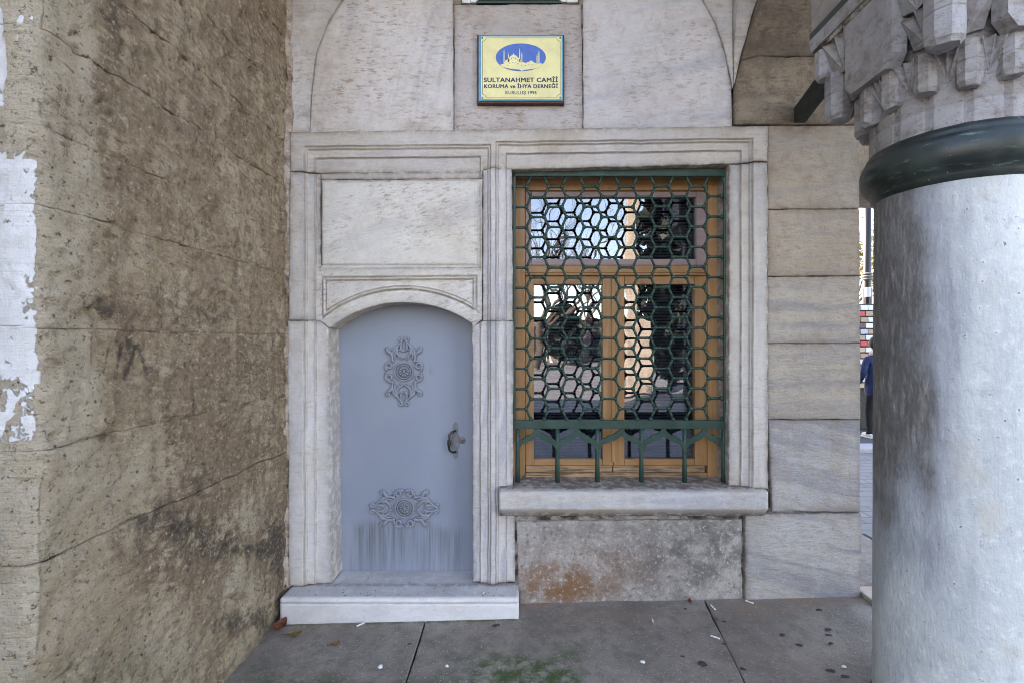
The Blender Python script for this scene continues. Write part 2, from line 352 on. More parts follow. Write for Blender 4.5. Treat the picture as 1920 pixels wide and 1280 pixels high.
# --- grille paint, wood, glass etc.
g = NT('green_grille_paint'); P = g.pos(); n1 = g.noise(P, 14, 6, .6)
c = g.mix(g.mr(n1, .3, .7), (.012, .042, .031), (.022, .064, .048)); c = g.mix(g.mr(g.noise(P, 70, 4, .6), .66, .74, 0, .6), c, (.09, .075, .05))
M['green'] = g.fin(c, .42, g.bump(g.noise(P, 90, 4, .6), .0015, .6), 0, .4)
def wood(name, a, b, ang, wear=.0):
    g = NT(name); P = g.pos(); Q = g.map(g.map(P, rot=(0, ang, 0)), scale=(2.2, 30, 42))
    n = g.noise(Q, 1.0, 7, .6, .6); c = g.mix(g.mr(n, .3, .7), a, b); c = g.mix(g.mr(g.noise(P, 6, 5, .6), .5, .75, 0, .4), c, tuple(x*.6 for x in a))
    if wear: c = g.mix(g.mr(g.noise(g.map(P, scale=(5, 40, 60)), 1.0, 6, .65), .46, .62, 0, wear), c, (.085, .065, .05))
    return g.fin(c, .45, g.bump(n, .0015, .5), 0, .4)
M['wood_v'] = wood('pine_upright', (.36, .185, .072), (.45, .25, .11), 90)
M['wood_h'] = wood('pine_level', (.345, .175, .068), (.43, .24, .105), 0)
M['wood_worn'] = wood('pine_worn', (.36, .21, .10), (.45, .28, .15), 0, .85)
M['wood_mauve'] = wood('mauve_painted_sash', (.33, .235, .22), (.38, .28, .265), 0)
g = NT('window_glass'); gl = g.n('BsdfGlossy'); tr = g.n('BsdfTransparent'); mx = g.n('MixShader'); fr = g.n('Fresnel'); g.put(fr.inputs[0], 1.5)
gl.inputs['Roughness'].default_value = .0; g.put(gl.inputs['Color'], (.86, .93, 1.0)); g.put(tr.inputs['Color'], (.75, .78, .80))
wv = g.bump(g.noise(g.pos(), 3.2, 2, .5), .0035, .5); g.put(gl.inputs['Normal'], wv)
g.put(mx.inputs[0], g.mr(fr.outputs[0], .0, 1.0, .105, 1.0, False)); g.put(mx.inputs[1], tr.outputs[0]); g.put(mx.inputs[2], gl.outputs[0]); g.put(g.out.inputs[0], mx.outputs[0])
M['glass'] = g.m
M['blind'] = plain('dark_blind_slats', (.16, .16, .20), .5, .2, 10)
M['interior'] = plain('dark_room', (.03, .028, .03), .9, .2, 3)
M['white_paint'] = plain('white_paint', (.74, .74, .72), .5, .06, 10)
g = NT('joint_mortar'); P = g.pos(); c = g.mix(g.mr(g.noise(P, 7, 7, .7), .42, .60), (.06, .045, .035), (.40, .36, .31)); M['mortar'] = g.fin(c, .95, g.bump(g.noise(P, 60, 4, .6), .004, .8), 0, .2)
M['mortar_tan'] = plain('tan_mortar', (.22, .17, .115), .95, .35, 25, 1.0)
g = NT('ragged_mortar'); P = g.pos(); n_a = g.noise(P, 9, 8, .7, .3); n_b = g.noise(P, 34, 6, .7)
c = g.mix(g.mr(n_a, .38, .62), (.44, .37, .31), (.24, .165, .11)); c = g.mix(g.mr(n_b, .55, .66, 0, .8), c, (.56, .51, .45)); c = g.mix(g.mr(n_b, .44, .34, 0, .9), c, (.05, .036, .026))
M['mortar_ragged'] = g.fin(c, .95, g.bump(g.add(n_a, n_b), .012, 1.0), 0, .2)
M['mortar_pink'] = plain('pinkish_mortar', (.40, .32, .26), .95, .25, 14, 1.0)
M['rock'] = plain('plain_masonry', (.36, .33, .29), .9, .2, 3, .6)
g = NT('plaque_yellow_enamel'); P = g.pos(); n1 = g.noise(P, 9, 6, .6)
c = g.mix(g.mr(n1, .35, .7), (.80, .74, .33), (.70, .63, .29)); c = g.mix(g.mr(g.noise(P, 30, 5, .65), .62, .75, 0, .35), c, (.42, .36, .2))
M['yellow'] = g.fin(c, .32, None, 0, .5)
M['sign_blue'] = plain('sign_blue', (.045, .14, .46), .35, .12, 20, .1)
M['sign_edge'] = plain('sign_edge_blue', (.06, .30, .48), .4, .15, 20, .1)
M['sign_ink'] = plain('sign_ink', (.022, .03, .075), .45, .1, 20, .1)
M['board'] = plain('brown_board', (.085, .045, .028), .7, .35, 25, .6)
M['bolt'] = plain('bolt_metal', (.22, .21, .19), .3, .3, 80, .2, .9)
M['tie_iron'] = plain('tie_iron_paint', (.028, .032, .030), .6, .35, 20, .5)
M['leaf_red'] = plain('dry_leaf_red', (.20, .055, .025), .7, .35, 60, .4)
M['leaf_brown'] = plain('dry_leaf_brown', (.26, .12, .055), .7, .35, 60, .4)
M['leaf_olive'] = plain('dry_leaf_olive', (.20, .15, .05), .7, .35, 60, .4)
M['paper_white'] = plain('cigarette_paper', (.78, .77, .74), .8, .06, 60, .2)
M['filter'] = plain('cigarette_filter', (.45, .27, .12), .8, .15, 60, .2)
M['ash'] = plain('cigarette_ash', (.05, .045, .04), .9, .3, 90, .3)
M['gum'] = plain('gum_spot', (.052, .048, .046), .75, .25, 50, .3)
M['debris'] = plain('dark_debris', (.04, .033, .028), .9, .3, 50, .4)

# ------------------------------------------------------------------ stone builder
EDGE = np.array([0, .0025, .006, .011])
def samples(L, step):
    n = max(2, int(round((L-.022)/step))+1)
    if L < .03: return np.linspace(0, 1, 4)
    mid = np.linspace(.011, L-.011, n)
    return np.concatenate([EDGE[:-1], mid, L-EDGE[:-1][::-1]])/L
def stone(name, fn, Lu, Lv, mat, parent, yfn=None, step=.012, rnd=.006, amp=.0015, seed=1, back=.12, wob=.0018, extra=None, hide_rim=None):
    """fn(u,v)->X,Z on [0,1]^2 (v up); the front is displaced, its rim rounded and chipped, the sides run back along +y"""
    us, vs = samples(Lu, step), samples(Lv, step)
    U, V = np.meshgrid(us, vs); X, Z = fn(U, V)
    e = np.minimum(np.minimum(U, 1-U)*Lu, np.minimum(V, 1-V)*Lv)
    ch = vn(X*16, 0, Z*16, seed)*.65+vn(X*60, 0, Z*60, seed+1)*.35
    rr = rnd*(.35+2.2*ch**2.2)
    t = np.clip(1-e/rr, 0, 1); drop = rr*(1-np.sqrt(np.clip(1-t*t, 0, 1)))
    Y = drop+amp*2*(fbm(X*7, 0, Z*7, seed+3, 4)-.5)*1.6
    if yfn is not None: Y = Y+yfn(X, Z)
    w = np.exp(-e/.02)
    X = X+w*wob*2*(vn(X*14, 3, Z*14, seed+5)-.5)*1.5; Z = Z+w*wob*2*(vn(X*14, 9, Z*14, seed+6)-.5)*1.5
    n, m = U.shape; P = np.stack([X, Y, Z], -1).reshape(-1, 3)
    rim = np.concatenate([np.arange(m), (np.arange(1, n)*m+m-1), ((n-1)*m+np.arange(m-2, -1, -1)), (np.arange(n-2, 0, -1)*m)])
    B = P[rim].copy(); B[:, 1] += back; k = len(rim); o = len(P); nx = (np.arange(k)+1) % k
    sides = np.stack([rim, o+np.arange(k), o+nx, rim[nx]], 1)
    rimv = np.concatenate([np.exp(-(e.ravel()/.016)), np.ones(k)*.7])
    attrs = {'rim': rimv}
    if extra is not None:
        PP = np.concatenate([P, B])
        for kk, vv in extra(PP).items(): attrs[kk] = vv
    me = npmesh(name, np.concatenate([P, B]), [gridq(n, m), sides], True, attrs)
    return link(name, me, mat, parent)
def quad(tl, tr, br, bl, y=0.0):
    a, b, c, d = (np.array([wx(p[0], y), wz(p[1], y)]) for p in (tl, tr, br, bl))
    def fn(U, V):
        X = (1-U)*((1-V)*d[0]+V*a[0])+U*((1-V)*c[0]+V*b[0]); Z = (1-U)*((1-V)*d[1]+V*a[1])+U*((1-V)*c[1]+V*b[1]); return X, Z
    return fn, max(np.linalg.norm(b-a), np.linalg.norm(c-d)), max(np.linalg.norm(a-d), np.linalg.norm(b-c))
def qstone(name, tl, tr, br, bl, mat, parent, y=0.0, gap=.5, yfn=None, **kw):
    gp = gap; fn, Lu, Lv = quad((tl[0]+gp, tl[1]+gp), (tr[0]-gp, tr[1]+gp), (br[0]-gp, br[1]-gp), (bl[0]+gp, bl[1]-gp))
    yy = (lambda X, Z: y+(yfn(X, Z) if yfn else 0))
    return stone(name, fn, Lu, Lv, mat, parent, yfn=yy, **kw)
def sidestone(name, left, right, y0, y1, mat, parent, **kw):
    """stone between two curves x=left(py), x=right(py) (pixels), from py=y0 (top) to y1"""
    def fn(U, V):
        py = y1+(y0-y1)*V; L, Rr = left(py)+.5, right(py)-.5
        return (L+(Rr-L)*U-CX)*D/F, H-(py-CY)*D/F
    return stone(name, fn, abs(right((y0+y1)/2)-left((y0+y1)/2))*D/F, abs(y1-y0)*D/F, mat, parent, **kw)
def pw(pts):
    xs = np.array([p[0] for p in pts], float); ys = np.array([p[1] for p in pts], float)
    return lambda q: np.interp(q, xs, ys)

# ================================================================== SETTING: ground, pavement
GZ = lambda X: .024*X-.004                             # the pavement rises gently to the right
ground = None
mb = MB(); S = 260
mb.add([(-S, -S, -.16), (S, -S, -.16), (S, S, -.16), (-S, S, -.16)], [(0, 1, 2, 3)])
g = NT('plaza_stone_paving'); P = g.pos(); n1 = g.noise(P, .9, 6, .6); br = g.n('TexBrick'); g.put(br.inputs['Vector'], P); g.put(br.inputs['Scale'], 1.6); g.put(br.inputs['Color1'], (.26, .25, .24)); g.put(br.inputs['Color2'], (.20, .195, .19)); g.put(br.inputs['Mortar'], (.09, .085, .08)); g.put(br.inputs['Mortar Size'], .012)
c = g.mix(g.mr(n1, .3, .7, 0, .5), br.outputs[0], (.17, .165, .16)); M['plaza'] = g.fin(c, .75, g.bump(g.noise(P, 30, 5, .6), .004, .5))
ground = mb.build('ground', M['plaza']); ground['kind'] = 'structure'

pavement = bpy.data.objects.new('pavement', None); COL.objects.link(pavement); pavement['kind'] = 'structure'
def pave_attrs(PP):
    px, py = topx(PP); X, Y = PP[:, 0], PP[:, 1]
    n = fbm(X*5, Y*5, 0, 31, 4)
    moss = np.exp(-((px-985)/150)**2-((py-1290)/60)**2)*1.3+np.exp(-((px-720)/70)**2-((py-1285)/28)**2)*.9+np.exp(-((px-560)/120)**2-((py-1300)/40)**2)*.6
    moss += np.where(np.abs(Y+.175) < .012, .8, 0)*(X < 0)*(X > -1.5)
    moss = np.clip(moss*sstep(.25, .6, n)*1.6, 0, 1)
    warm = np.exp(-((Y+.05)/.16)**2)*sstep(.42, .6, fbm(X*3, Y*6, 2, 5, 4))+.35*np.exp(-((px-1450)/200)**2-((py-1250)/60)**2)
    return {'moss': moss, 'warm': np.clip(warm, 0, 1), 'rim': np.zeros(len(PP))}
def slab(x0a, x0b, x1a, x1b, y0, y1, seed, step=.03):
    """paving slab: left edge x0a (at y0) .. x0b (at y1), right edge likewise; slightly uneven top"""
    g_ = .0025; us, vs = samples(abs(x1a-x0a), step), samples(abs(y1-y0), step); U, V = np.meshgrid(us, vs)
    L_ = x0a+(x0b-x0a)*V+g_; R_ = x1a+(x1b-x1a)*V-g_; X = L_+(R_-L_)*U; Y = y0+(y1-y0)*V
    Lu, Lv = abs(x1a-x0a), abs(y1-y0); e = np.minimum(np.minimum(U, 1-U)*Lu, np.minimum(V, 1-V)*Lv)
    r = .007*(.4+1.6*vn(X*20, Y*20, 0, seed)**2); t = np.clip(1-e/r, 0, 1)
    Z = GZ(X)-r*(1-np.sqrt(np.clip(1-t*t, 0, 1)))+.004*(fbm(X*2, Y*2, 0, seed+4, 3)-.5)
    w = np.exp(-e/.015); X = X+w*.006*(vn(X*9, Y*9, 0, seed+8)-.5); Y = Y+w*.006*(vn(X*9, Y*9, 3, seed+9)-.5)
    n, m = U.shape; P = np.stack([X, Y, Z], -1).reshape(-1, 3)
    rim = np.concatenate([np.arange(m), (np.arange(1, n)*m+m-1), ((n-1)*m+np.arange(m-2, -1, -1)), (np.arange(n-2, 0, -1)*m)])
    B = P[rim].copy(); B[:, 2] -= .07; k = len(rim); o = len(P); nx = (np.arange(k)+1) % k
    PP = np.concatenate([P, B])
    return link('paving_slab', npmesh('paving_slab', PP, [gridq(n, m, flip=(y1 < y0)), np.stack([rim, o+np.arange(k), o+nx, rim[nx]], 1)], True, pave_attrs(PP)), M['paving'], pavement)
slab(-1.75, -1.75, -.598, -.56, .12, -1.25, 1, .02); slab(-.598, -.56, 1.13, .98, .12, -1.25, 2, .02); slab(1.13, .98, 2.75, 2.75, .12, -1.25, 3, .02)
slab(-1.75, -1.75, -.56, -.56, -1.25, -2.9, 4, .05); slab(-.56, -.56, .98, .98, -1.25, -2.9, 5, .05); slab(.98, .98, 2.75, 2.75, -1.25, -2.9, 6, .05)
slab(2.12, 2.12, 2.75, 2.75, .95, .12, 8, .03)
slab(-4.5, -4.5, -1.75, -1.75, -1.25, -2.9, 7, .06)
mb = MB(); mb.add([(x_, y_, GZ(x_)-.014) for x_, y_ in ((-4.5, -2.95), (2.8, -2.95), (2.8, .97), (-4.5, .97))], [(0, 1, 2, 3)]); mb.build('joint_bed', M['debris'], pavement)

# ================================================================== MARBLE FACADE
fac = thing('marble_facade', 'weathered grey-white marble mosque wall with blue door and grilled window', 'building wall', (0, 0, 0))
sb = 'stone_block'
arcL = pw([(-80, 720), (0, 641), (45, 613), (100, 592), (180, 583), (250, 580)])
arcR = pw([(-80, 1240), (0, 1318), (45, 1342), (100, 1360), (160, 1372), (250, 1374)])
qs = lambda *a, **k: qstone(sb, *a, fac, **k)
# tympanum slabs, plaque stone, arch rims
sidestone(sb, arcL, pw([(-80, 849), (260, 851)]), -80, 249, M['marble_tymp'], fac, yfn=lambda X, Z: .006, seed=11, rnd=.004)
sidestone(sb, pw([(-80, 540), (260, 541)]), arcL, -80, 250, M['marble'], fac, yfn=lambda X, Z: -.004, seed=12)
qs((852, 9), (1091, 7), (1093, 246), (851, 248), M['marble_plaque'], seed=13, amp=.0025)
sidestone(sb, pw([(-80, 1092), (250, 1094)]), arcR, -80, 242, M['marble_tymp2'], fac, yfn=lambda X, Z: .006, seed=14, rnd=.004)
sidestone(sb, arcR, pw([(-80, 1374), (160, 1374.5), (250, 1376)]), -80, 165, M['marble'], fac, yfn=lambda X, Z: -.003, seed=15)
ZS = wz(236)
spr = lambda X, Z: -.012-.30*np.clip((Z-ZS), 0, 9)**2*sstep(wx(1374), wx(1420), X)*1.1
wl = pw([(-80, 1440), (0, 1415), (60, 1400), (112, 1387), (164, 1376)])
sidestone(sb, pw([(-80, 1375), (165, 1375)]), wl, -80, 160, M['marble'], fac, yfn=lambda X, Z: -.006-.20*np.clip(Z-wz(160), 0, 9)**2, seed=16)
def tie_stain(PP):
    px, py = topx(PP); n_ = fbm(PP[:, 0]*14, 0, PP[:, 2]*14, 215, 4)
    return {'groove': np.clip(1.5*np.exp(-((px-1495)/26)**2-((py-224)/20)**2)*(.4+1.2*n_)+.6*np.exp(-((px-1510)/60)**2-((py-245)/14)**2)*n_*1.6, 0, 1)}
for (a, b, s) in ((-80, 20, 17), (20, 117, 18), (117, 235, 19)):
    sidestone(sb, (lambda py: np.where(py < 164, wl(py), 1376)), pw([(-80, 1612), (260, 1612)]), a, b, M['marble_springer'], fac, yfn=spr, seed=s, amp=.006, rnd=.008, extra=tie_stain)
# quoin stones right of the window
qs((1438, 236), (1612, 234), (1612, 392), (1438, 393), M['marble_warm'], seed=21, extra=tie_stain)
qs((1438, 393), (1613, 392), (1613, 518), (1438, 519), M['marble_warm'], seed=22)
qs((1438, 519), (1613, 518), (1613, 643), (1438, 644), M['marble_band'], seed=23, rnd=.003)
qs((1438, 644), (1614, 643), (1614, 786), (1438, 786), M['marble_band'], seed=24)
qs((1440, 786), (1614, 786), (1614, 960), (1447, 959), M['marble_bluediag'], seed=25, rnd=.009)
qs((1394, 962), (1614, 960), (1613, 1140), (1396, 1140), M['marble_bluediag'], y=-.012, seed=26, rnd=.009, amp=.004)
def plx(PP):
    px, py = topx(PP)
    return {'rust': np.clip(np.exp(-((px-1050)/90)**2-((py-1095)/45)**2)*1.2+.4*np.exp(-((px-1200)/120)**2-((py-1060)/40)**2), 0, 1),
            'soot': np.clip(np.exp(-((px-1290)/90)**2-((py-1050)/70)**2)+.8*np.exp(-((px-1350)/50)**2-((py-1000)/40)**2), 0, 1)}
qs((968, 976), (1392, 972), (1393, 1145), (972, 1145), M['plinth'], y=.0, seed=27, rnd=.012, amp=.009, extra=plx)
# upper wall courses out of the frame (keeps the sun off the forecourt), the body of the building behind
mb = MB()
mb.box((wx(541), .0, wz(-82)), (wx(1612), .3, 10.5)); mb.build('upper_masonry', M['rock'], fac)
mb = MB()
y0 = .115
def wbox(x0, x1, z0, z1, ya=.020, yb=.45): mb.box((x0, ya, z0), (x1, yb, z1))
xa, xb, xc, xd, xe = wx(500), wx(614), wx(884), wx(958), wx(1370)
mb2 = MB()
wbox(xa, xb-.01, -.15, wz(540)); wbox(xb-.01, wx(905), wz(565), wz(240)); wbox(wx(895), xd-.01, -.15, wz(240)); wbox(xd-.01, xe+.01, -.15, wz(917)); wbox(xe+.01, wx(1611), -.15, wz(10))
wbox(wx(905), xe+.01, wz(305), wz(240)); wbox(xa, wx(852), wz(240), wz(-80)); wbox(wx(1092), wx(1611), wz(240), wz(-80)); wbox(wx(852), wx(1092), wz(240), wz(11))
mb.build('joint_bed', M['mortar'], fac)
mb = MB()
mb.box((-18, .6, -.1), (-17.6, 12, 10.5)); mb.box((-18, 11.6, -.1), (wx(1611), 12, 10.5)); mb.box((wx(1611)-.35, .45, -.1), (wx(1611)-.002, 11.6, 10.5)); mb.box((-18, .6, 10.5), (wx(1611), 12, 10.7)); mb.box((-18, .3, -.1), (wx(520), .6, 10.5)); mb.box((wx(520), .46, 3.9), (wx(1611)-.36, .75, 10.5))
mb.build('building_body', M['rock'], fac)

mb = MB(); mb.box((wx(1614), .05, 2.62), (5.2, .60, 4.4), .02); mb.build('side_lintel', M['marble_springer'], fac)
# --- moulded frame: depth depends on the distance inside the frame's outer edge (in photo pixels at the wall)
def prof(t):
    s = lambda a, b: sstep(a, b, t)
    return .013*s(25, 26.8)-.006*s(27, 28.5)+.014*s(28.5, 32)+.003*s(32, 43)-.004*s(42.5, 44)+.014*s(44.5, 46.5)
def frame_y(X, Z):
    px = CX+X*F/D+2.2*(fbm(X*7, 1, Z*7, 201, 3)-.5); py = CY-(Z-H)*F/D+2.2*(fbm(X*7, 5, Z*7, 202, 3)-.5)
    td = np.minimum(np.minimum(px-547, 946-px), py-(252-.010*(px-560)))
    tw = np.minimum(np.minimum(px-904, 1434-px), py-(244-.014*(px-920)))
    ind, inw = (px < 946), (px > 904)
    yd = np.where(ind, prof(np.maximum(td, 0)), 0); yw = np.where(inw, prof(np.maximum(tw, 0)), 0)
    return -.026+np.maximum(yd, yw)
fk = dict(yfn=frame_y, step=.0045, back=.40, rnd=.0045, amp=.0012)
def frame_rim(PP):
    X, Z = PP[:, 0], PP[:, 2]; px = CX+X*F/D+2.2*(fbm(X*7, 1, Z*7, 201, 3)-.5); py = CY-(Z-H)*F/D+2.2*(fbm(X*7, 5, Z*7, 202, 3)-.5)
    td = np.minimum(np.minimum(px-547, 946-px), py-(252-.010*(px-560))); tw = np.minimum(np.minimum(px-904, 1434-px), py-(244-.014*(px-920)))
    gv = lambda t: np.exp(-((t-26)/1.1)**2)+.8*np.exp(-((t-30.5)/1.0)**2)+np.exp(-((t-45.5)/1.1)**2)
    r = np.maximum(np.where(px < 946, gv(td), 0), np.where(px > 904, gv(tw), 0))*.95
    k = len(PP); return {'groove': np.clip(r, 0, 1)}
fk['extra'] = frame_rim
ds = holder('door_surround', fac, at(760, 1090)); ws = holder('window_surround', fac, at(1165, 917))
def fst(nm, par, tl, tr, br, bl, mat, seed, **k):
    kk = dict(fk); kk.update(k); return qstone(nm, tl, tr, br, bl, mat, par, seed=seed, **kk)
def lint_fn(U, V):
    px = 547.5+(1436-547.5)*U; top = 251.5-.0135*(px-547); bot = np.where(px < 905, 324.5-.003*(px-547), np.where(px < 962, 317.5, 317.5-.026*(px-962))); py = bot+(top-bot)*V
    return (px-CX)*D/F, H-(py-CY)*D/F
stone('lintel', lint_fn, 888*D/F, 70*D/F, M['marble_lintel'], ws, yfn=frame_y, step=.0045, back=.36, rnd=.0045, amp=.0015, seed=41, extra=frame_rim)
fst('jamb', ds, (547, 325), (600, 325), (600, 601), (544, 601), M['marble_frame'], 43, back=.13)
def lower_jamb_fn():
    a = quad((542, 602), (598, 602), (621, 1094), (545, 1094))
    def fn(U, V):
        py = 1094+(602-1094)*V
        r = np.where(py < 614, 600+14*np.clip((py-602)/12, 0, 1), 614+6*np.clip((py-614)/480, 0, 1))
        l = 542.5+2*(py-602)/492
        return (l+.8+(r-l-1)*U-CX)*D/F, H-(py-CY)*D/F
    return fn
stone('jamb', lower_jamb_fn(), 72*D/F, 492*D/F, M['marble_jamb'], ds, yfn=frame_y, step=.0045, back=.40, rnd=.004, amp=.0012, seed=44, extra=frame_rim)
# frieze strip, panel stone and arched lintel over the door
fst('frieze', ds, (600, 324), (905, 321), (905, 335), (600, 337), M['marble_lintel'], 45, back=.13, step=.008)
def panel_y(X, Z):
    px = CX+X*F/D; py = CY-(Z-H)*F/D
    e = np.minimum(np.minimum(px-601, 894-px), np.minimum(py-(340-.006*(px-600)), 498-py))
    return .004+.010*sstep(1.0, -1.0, np.abs(e)-1.6)*(e > -3)-.003*sstep(2, 5, e)
fst('panel', ds, (600, 337), (905, 335), (905, 503), (600, 505), M['marble_panel'], 46, yfn=panel_y, back=.13, step=.005)
xc_, yb_, yt_ = 757.0, 614.0, 567.0; half = 138.0
Ra = ((half**2+(yb_-yt_)**2)/(2*(yb_-yt_))); cyA = yt_+Ra
def arch_y(X, Z):
    px = CX+X*F/D; py = CY-(Z-H)*F/D
    r = np.hypot(px-xc_, py-cyA)
    inside = (px > 602) & (px < 896)
    def lines(d):                                       # twin raised fillets around |d|
        return .015*np.exp(-((d)/1.6)**2)-.007*np.exp(-((d-3.2)/1.3)**2)+.013*np.exp(-((d-6.4)/1.6)**2)
    dE = np.minimum(np.minimum(px-604, 893-px), py-(519-.01*(px-750)))
    da = r-(Ra+24)
    dd = np.minimum(dE, da)
    y = np.where(inside, lines(dd)+.006*sstep(8, 10, dd), 0)
    return .002+np.where((dd > -6), y, 0)
def arch_rim(PP):
    px = CX+PP[:, 0]*F/D; py = CY-(PP[:, 2]-H)*F/D; r = np.hypot(px-xc_, py-cyA)
    dE = np.minimum(np.minimum(px-604, 893-px), py-(519-.01*(px-750))); dd = np.minimum(dE, r-(Ra+24))
    return {'groove': np.clip(.8*np.exp(-(dd/1.3)**2)+.7*np.exp(-((dd-6.4)/1.2)**2), 0, 1)*(px > 600)*(px < 898)}
def arch_fn(U, V):
    px = 577+(904-577)*U
    h_ = np.clip(np.abs(px-xc_)/half, 0, 1); low = cyA-np.sqrt(np.clip(Ra**2-((px-xc_)*np.clip(half/np.maximum(np.abs(px-xc_), 1e-6), 0, 1))**2, 0, None))
    low = np.where(px < 616, 602+(614-602)*np.clip((px-600)/16, 0, 1), low); low = np.where(px > 886, 614-(14)*np.clip((px-886)/16, 0, 1), low)
    px2 = px
    py = low+(503-low)*V
    return (px2-CX)*D/F, H-(py-CY)*D/F
stone('arched_lintel', arch_fn, 327*D/F, 100*D/F, M['marble_panel'], ds, yfn=arch_y, step=.004, back=.40, rnd=.004, amp=.0008, seed=47, wob=.0006, extra=arch_rim)
# centre jamb between door and window
fst('jamb', ds, (905, 318), (960, 316), (962, 602), (905, 602), M['marble_grey'], 48)
def cj(U, V):
    py = 1091+(602-1091)*V; l = np.where(py < 612, 905-20*np.clip((py-602)/10, 0, 1), 884.5+1.5*(py-612)/480); r = np.where(py < 920, 962, 965+4*np.clip((py-940)/150, 0, 1)*0+0)
    r = np.where(py < 915, 962.5, 966)
    return (l+.6+(r-l-1.2)*U-CX)*D/F, H-(py-CY)*D/F
stone('jamb', cj, 80*D/F, 489*D/F, M['marble_grey'], ds, yfn=frame_y, step=.0045, back=.36, rnd=.004, amp=.0012, seed=49, extra=frame_rim)
# window's right jamb
fst('jamb', ws, (1368, 308), (1436, 307), (1437, 914), (1367, 914), M['marble_frame'], 50, back=.36)
# window sill: moulded slab
us = np.linspace(0, 1, 120); sx0, sx1 = wx(936, -.085), wx(1440, -.085)
pr = [(.34, .735), (.06, .735), (-.05, .728), (-.078, .722), (-.086, .712), (-.087, .66), (-.087, .618), (-.084, .612), (-.060, .588), (-.036, .564), (-.034, .556), (.05, .554)]
pr2 = []
for (a, b) in zip(pr[:-1], pr[1:]):
    k = max(1, int(math.hypot(a[0]-b[0], a[1]-b[1])/.012))
    pr2 += [(a[0]+(b[0]-a[0])*i/k, a[1]+(b[1]-a[1])*i/k) for i in range(k)]
pr2.append(pr[-1]); pr2 = np.array(pr2)
X = np.repeat((sx0+(sx1-sx0)*us)[:, None], len(pr2), 1); Y = np.repeat(pr2[None, :, 0], len(us), 0).copy(); Z = np.repeat(pr2[None, :, 1], len(us), 0).copy()
inn = (Y > .0) & (Z > .6)
lim0, lim1 = wx(963), wx(1366)
nz = fbm(X*18, Y*18, Z*18, 77, 4)-.5; Y += nz*.007; Z += (fbm(X*14, Y*14, Z*14, 78, 4)-.5)*.006
X = np.where((Y > .0) & (Z > .5), np.clip(X, lim0, lim1), X)
me = npmesh('window_sill', np.stack([X, Y, Z], -1).reshape(-1, 3), [gridq(len(us), len(pr2), flip=True), np.array([[len(pr2)*i0+j for j in seq] for i0, seq in ((0, range(len(pr2))), (len(us)-1, range(len(pr2)-1, -1, -1)))])], True, {'rim': np.clip(np.exp(-((Z-.56)/.03)**2)+1.0*(Z > .724)*(Y > -.05)+.4*np.exp(-((Z-.722)/.010)**2), 0, 1).ravel()})
link('window_sill', me, M['marble_sill'], ws)
PX = -1.483                                             # inner face of the pier
# ragged mortar strip between pier and marble
nu, nv = 14, 420; U, V = np.meshgrid(np.linspace(0, 1, nu), np.linspace(0, 1, nv)); Z = .06+V*3.85
wob_ = .016*(fbm(Z*6, 0, 0, 81, 4)-.5)+.010*(vn(Z*30, 1, 0, 82)-.5)
X = (PX-.02)+U*(.060+wob_); Y = .02-.062*np.sqrt(np.clip(1-U**1.6, 0, 1))+.026*(fbm(X*30, 3, Z*14, 83, 4)-.5)+.05*np.clip(vn(X*20, 7, Z*16, 84)-.66, 0, 1)*2
Y = np.minimum(Y, .03)
link('mortar_strip', npmesh('mortar_strip', np.stack([X, Y, Z], -1).reshape(-1, 3), [gridq(nv, nu)], True), M['mortar_ragged'], fac)

# --- doorstep
stp = holder('doorstep', fac, (wx(760), -.1, -.05))
def sweepx(name, prof2, x0, x1, mat, par, seed, nseg=110, amp=.0015, rim=None):
    q = []
    for a, b in zip(prof2[:-1], prof2[1:]):
        k = max(1, int(math.hypot(a[0]-b[0], a[1]-b[1])/.012)); q += [(a[0]+(b[0]-a[0])*i/k, a[1]+(b[1]-a[1])*i/k) for i in range(k)]
    q.append(prof2[-1]); q = np.array(q); u = np.linspace(0, 1, nseg)
    X = np.repeat((x0+(x1-x0)*u)[:, None], len(q), 1); Y = np.repeat(q[None, :, 0], nseg, 0).copy(); Z = np.repeat(q[None, :, 1], nseg, 0).copy()
    Y += amp*2*(fbm(X*9, Y*9, Z*9, seed, 4)-.5); Z += amp*2*(fbm(X*9, Y*9, Z*9, seed+1, 4)-.5)
    k = len(q); caps = np.array([[j for j in range(k)], [(nseg-1)*k+j for j in range(k-1, -1, -1)]])
    me = npmesh(name, np.stack([X, Y, Z], -1).reshape(-1, 3), [gridq(nseg, k, flip=True), caps], True, {'rim': np.zeros(X.size) if rim is None else rim(X, Y, Z).ravel()})
    return link(name, me, mat, par)
SX0, SX1 = wx(526, -.165), wx(971.5, -.165)
sweepx('tread', [(.30, .106), (-.15, .118), (-.162, .116), (-.170, .108), (-.171, .098), (-.166, .088), (-.155, .086), (.30, .080)], SX0, SX1, M['marble_step'], stp, 61, rim=lambda X, Y, Z: .7*np.exp(-((Y-.0)/.02)**2)+.35*(Y > -.14))
sweepx('riser', [(-.02, .086), (-.162, .0845), (-.164, .07), (-.163, -.05), (-.02, -.06)], SX0-.003, SX1+.003, M['marble_step'], stp, 63)

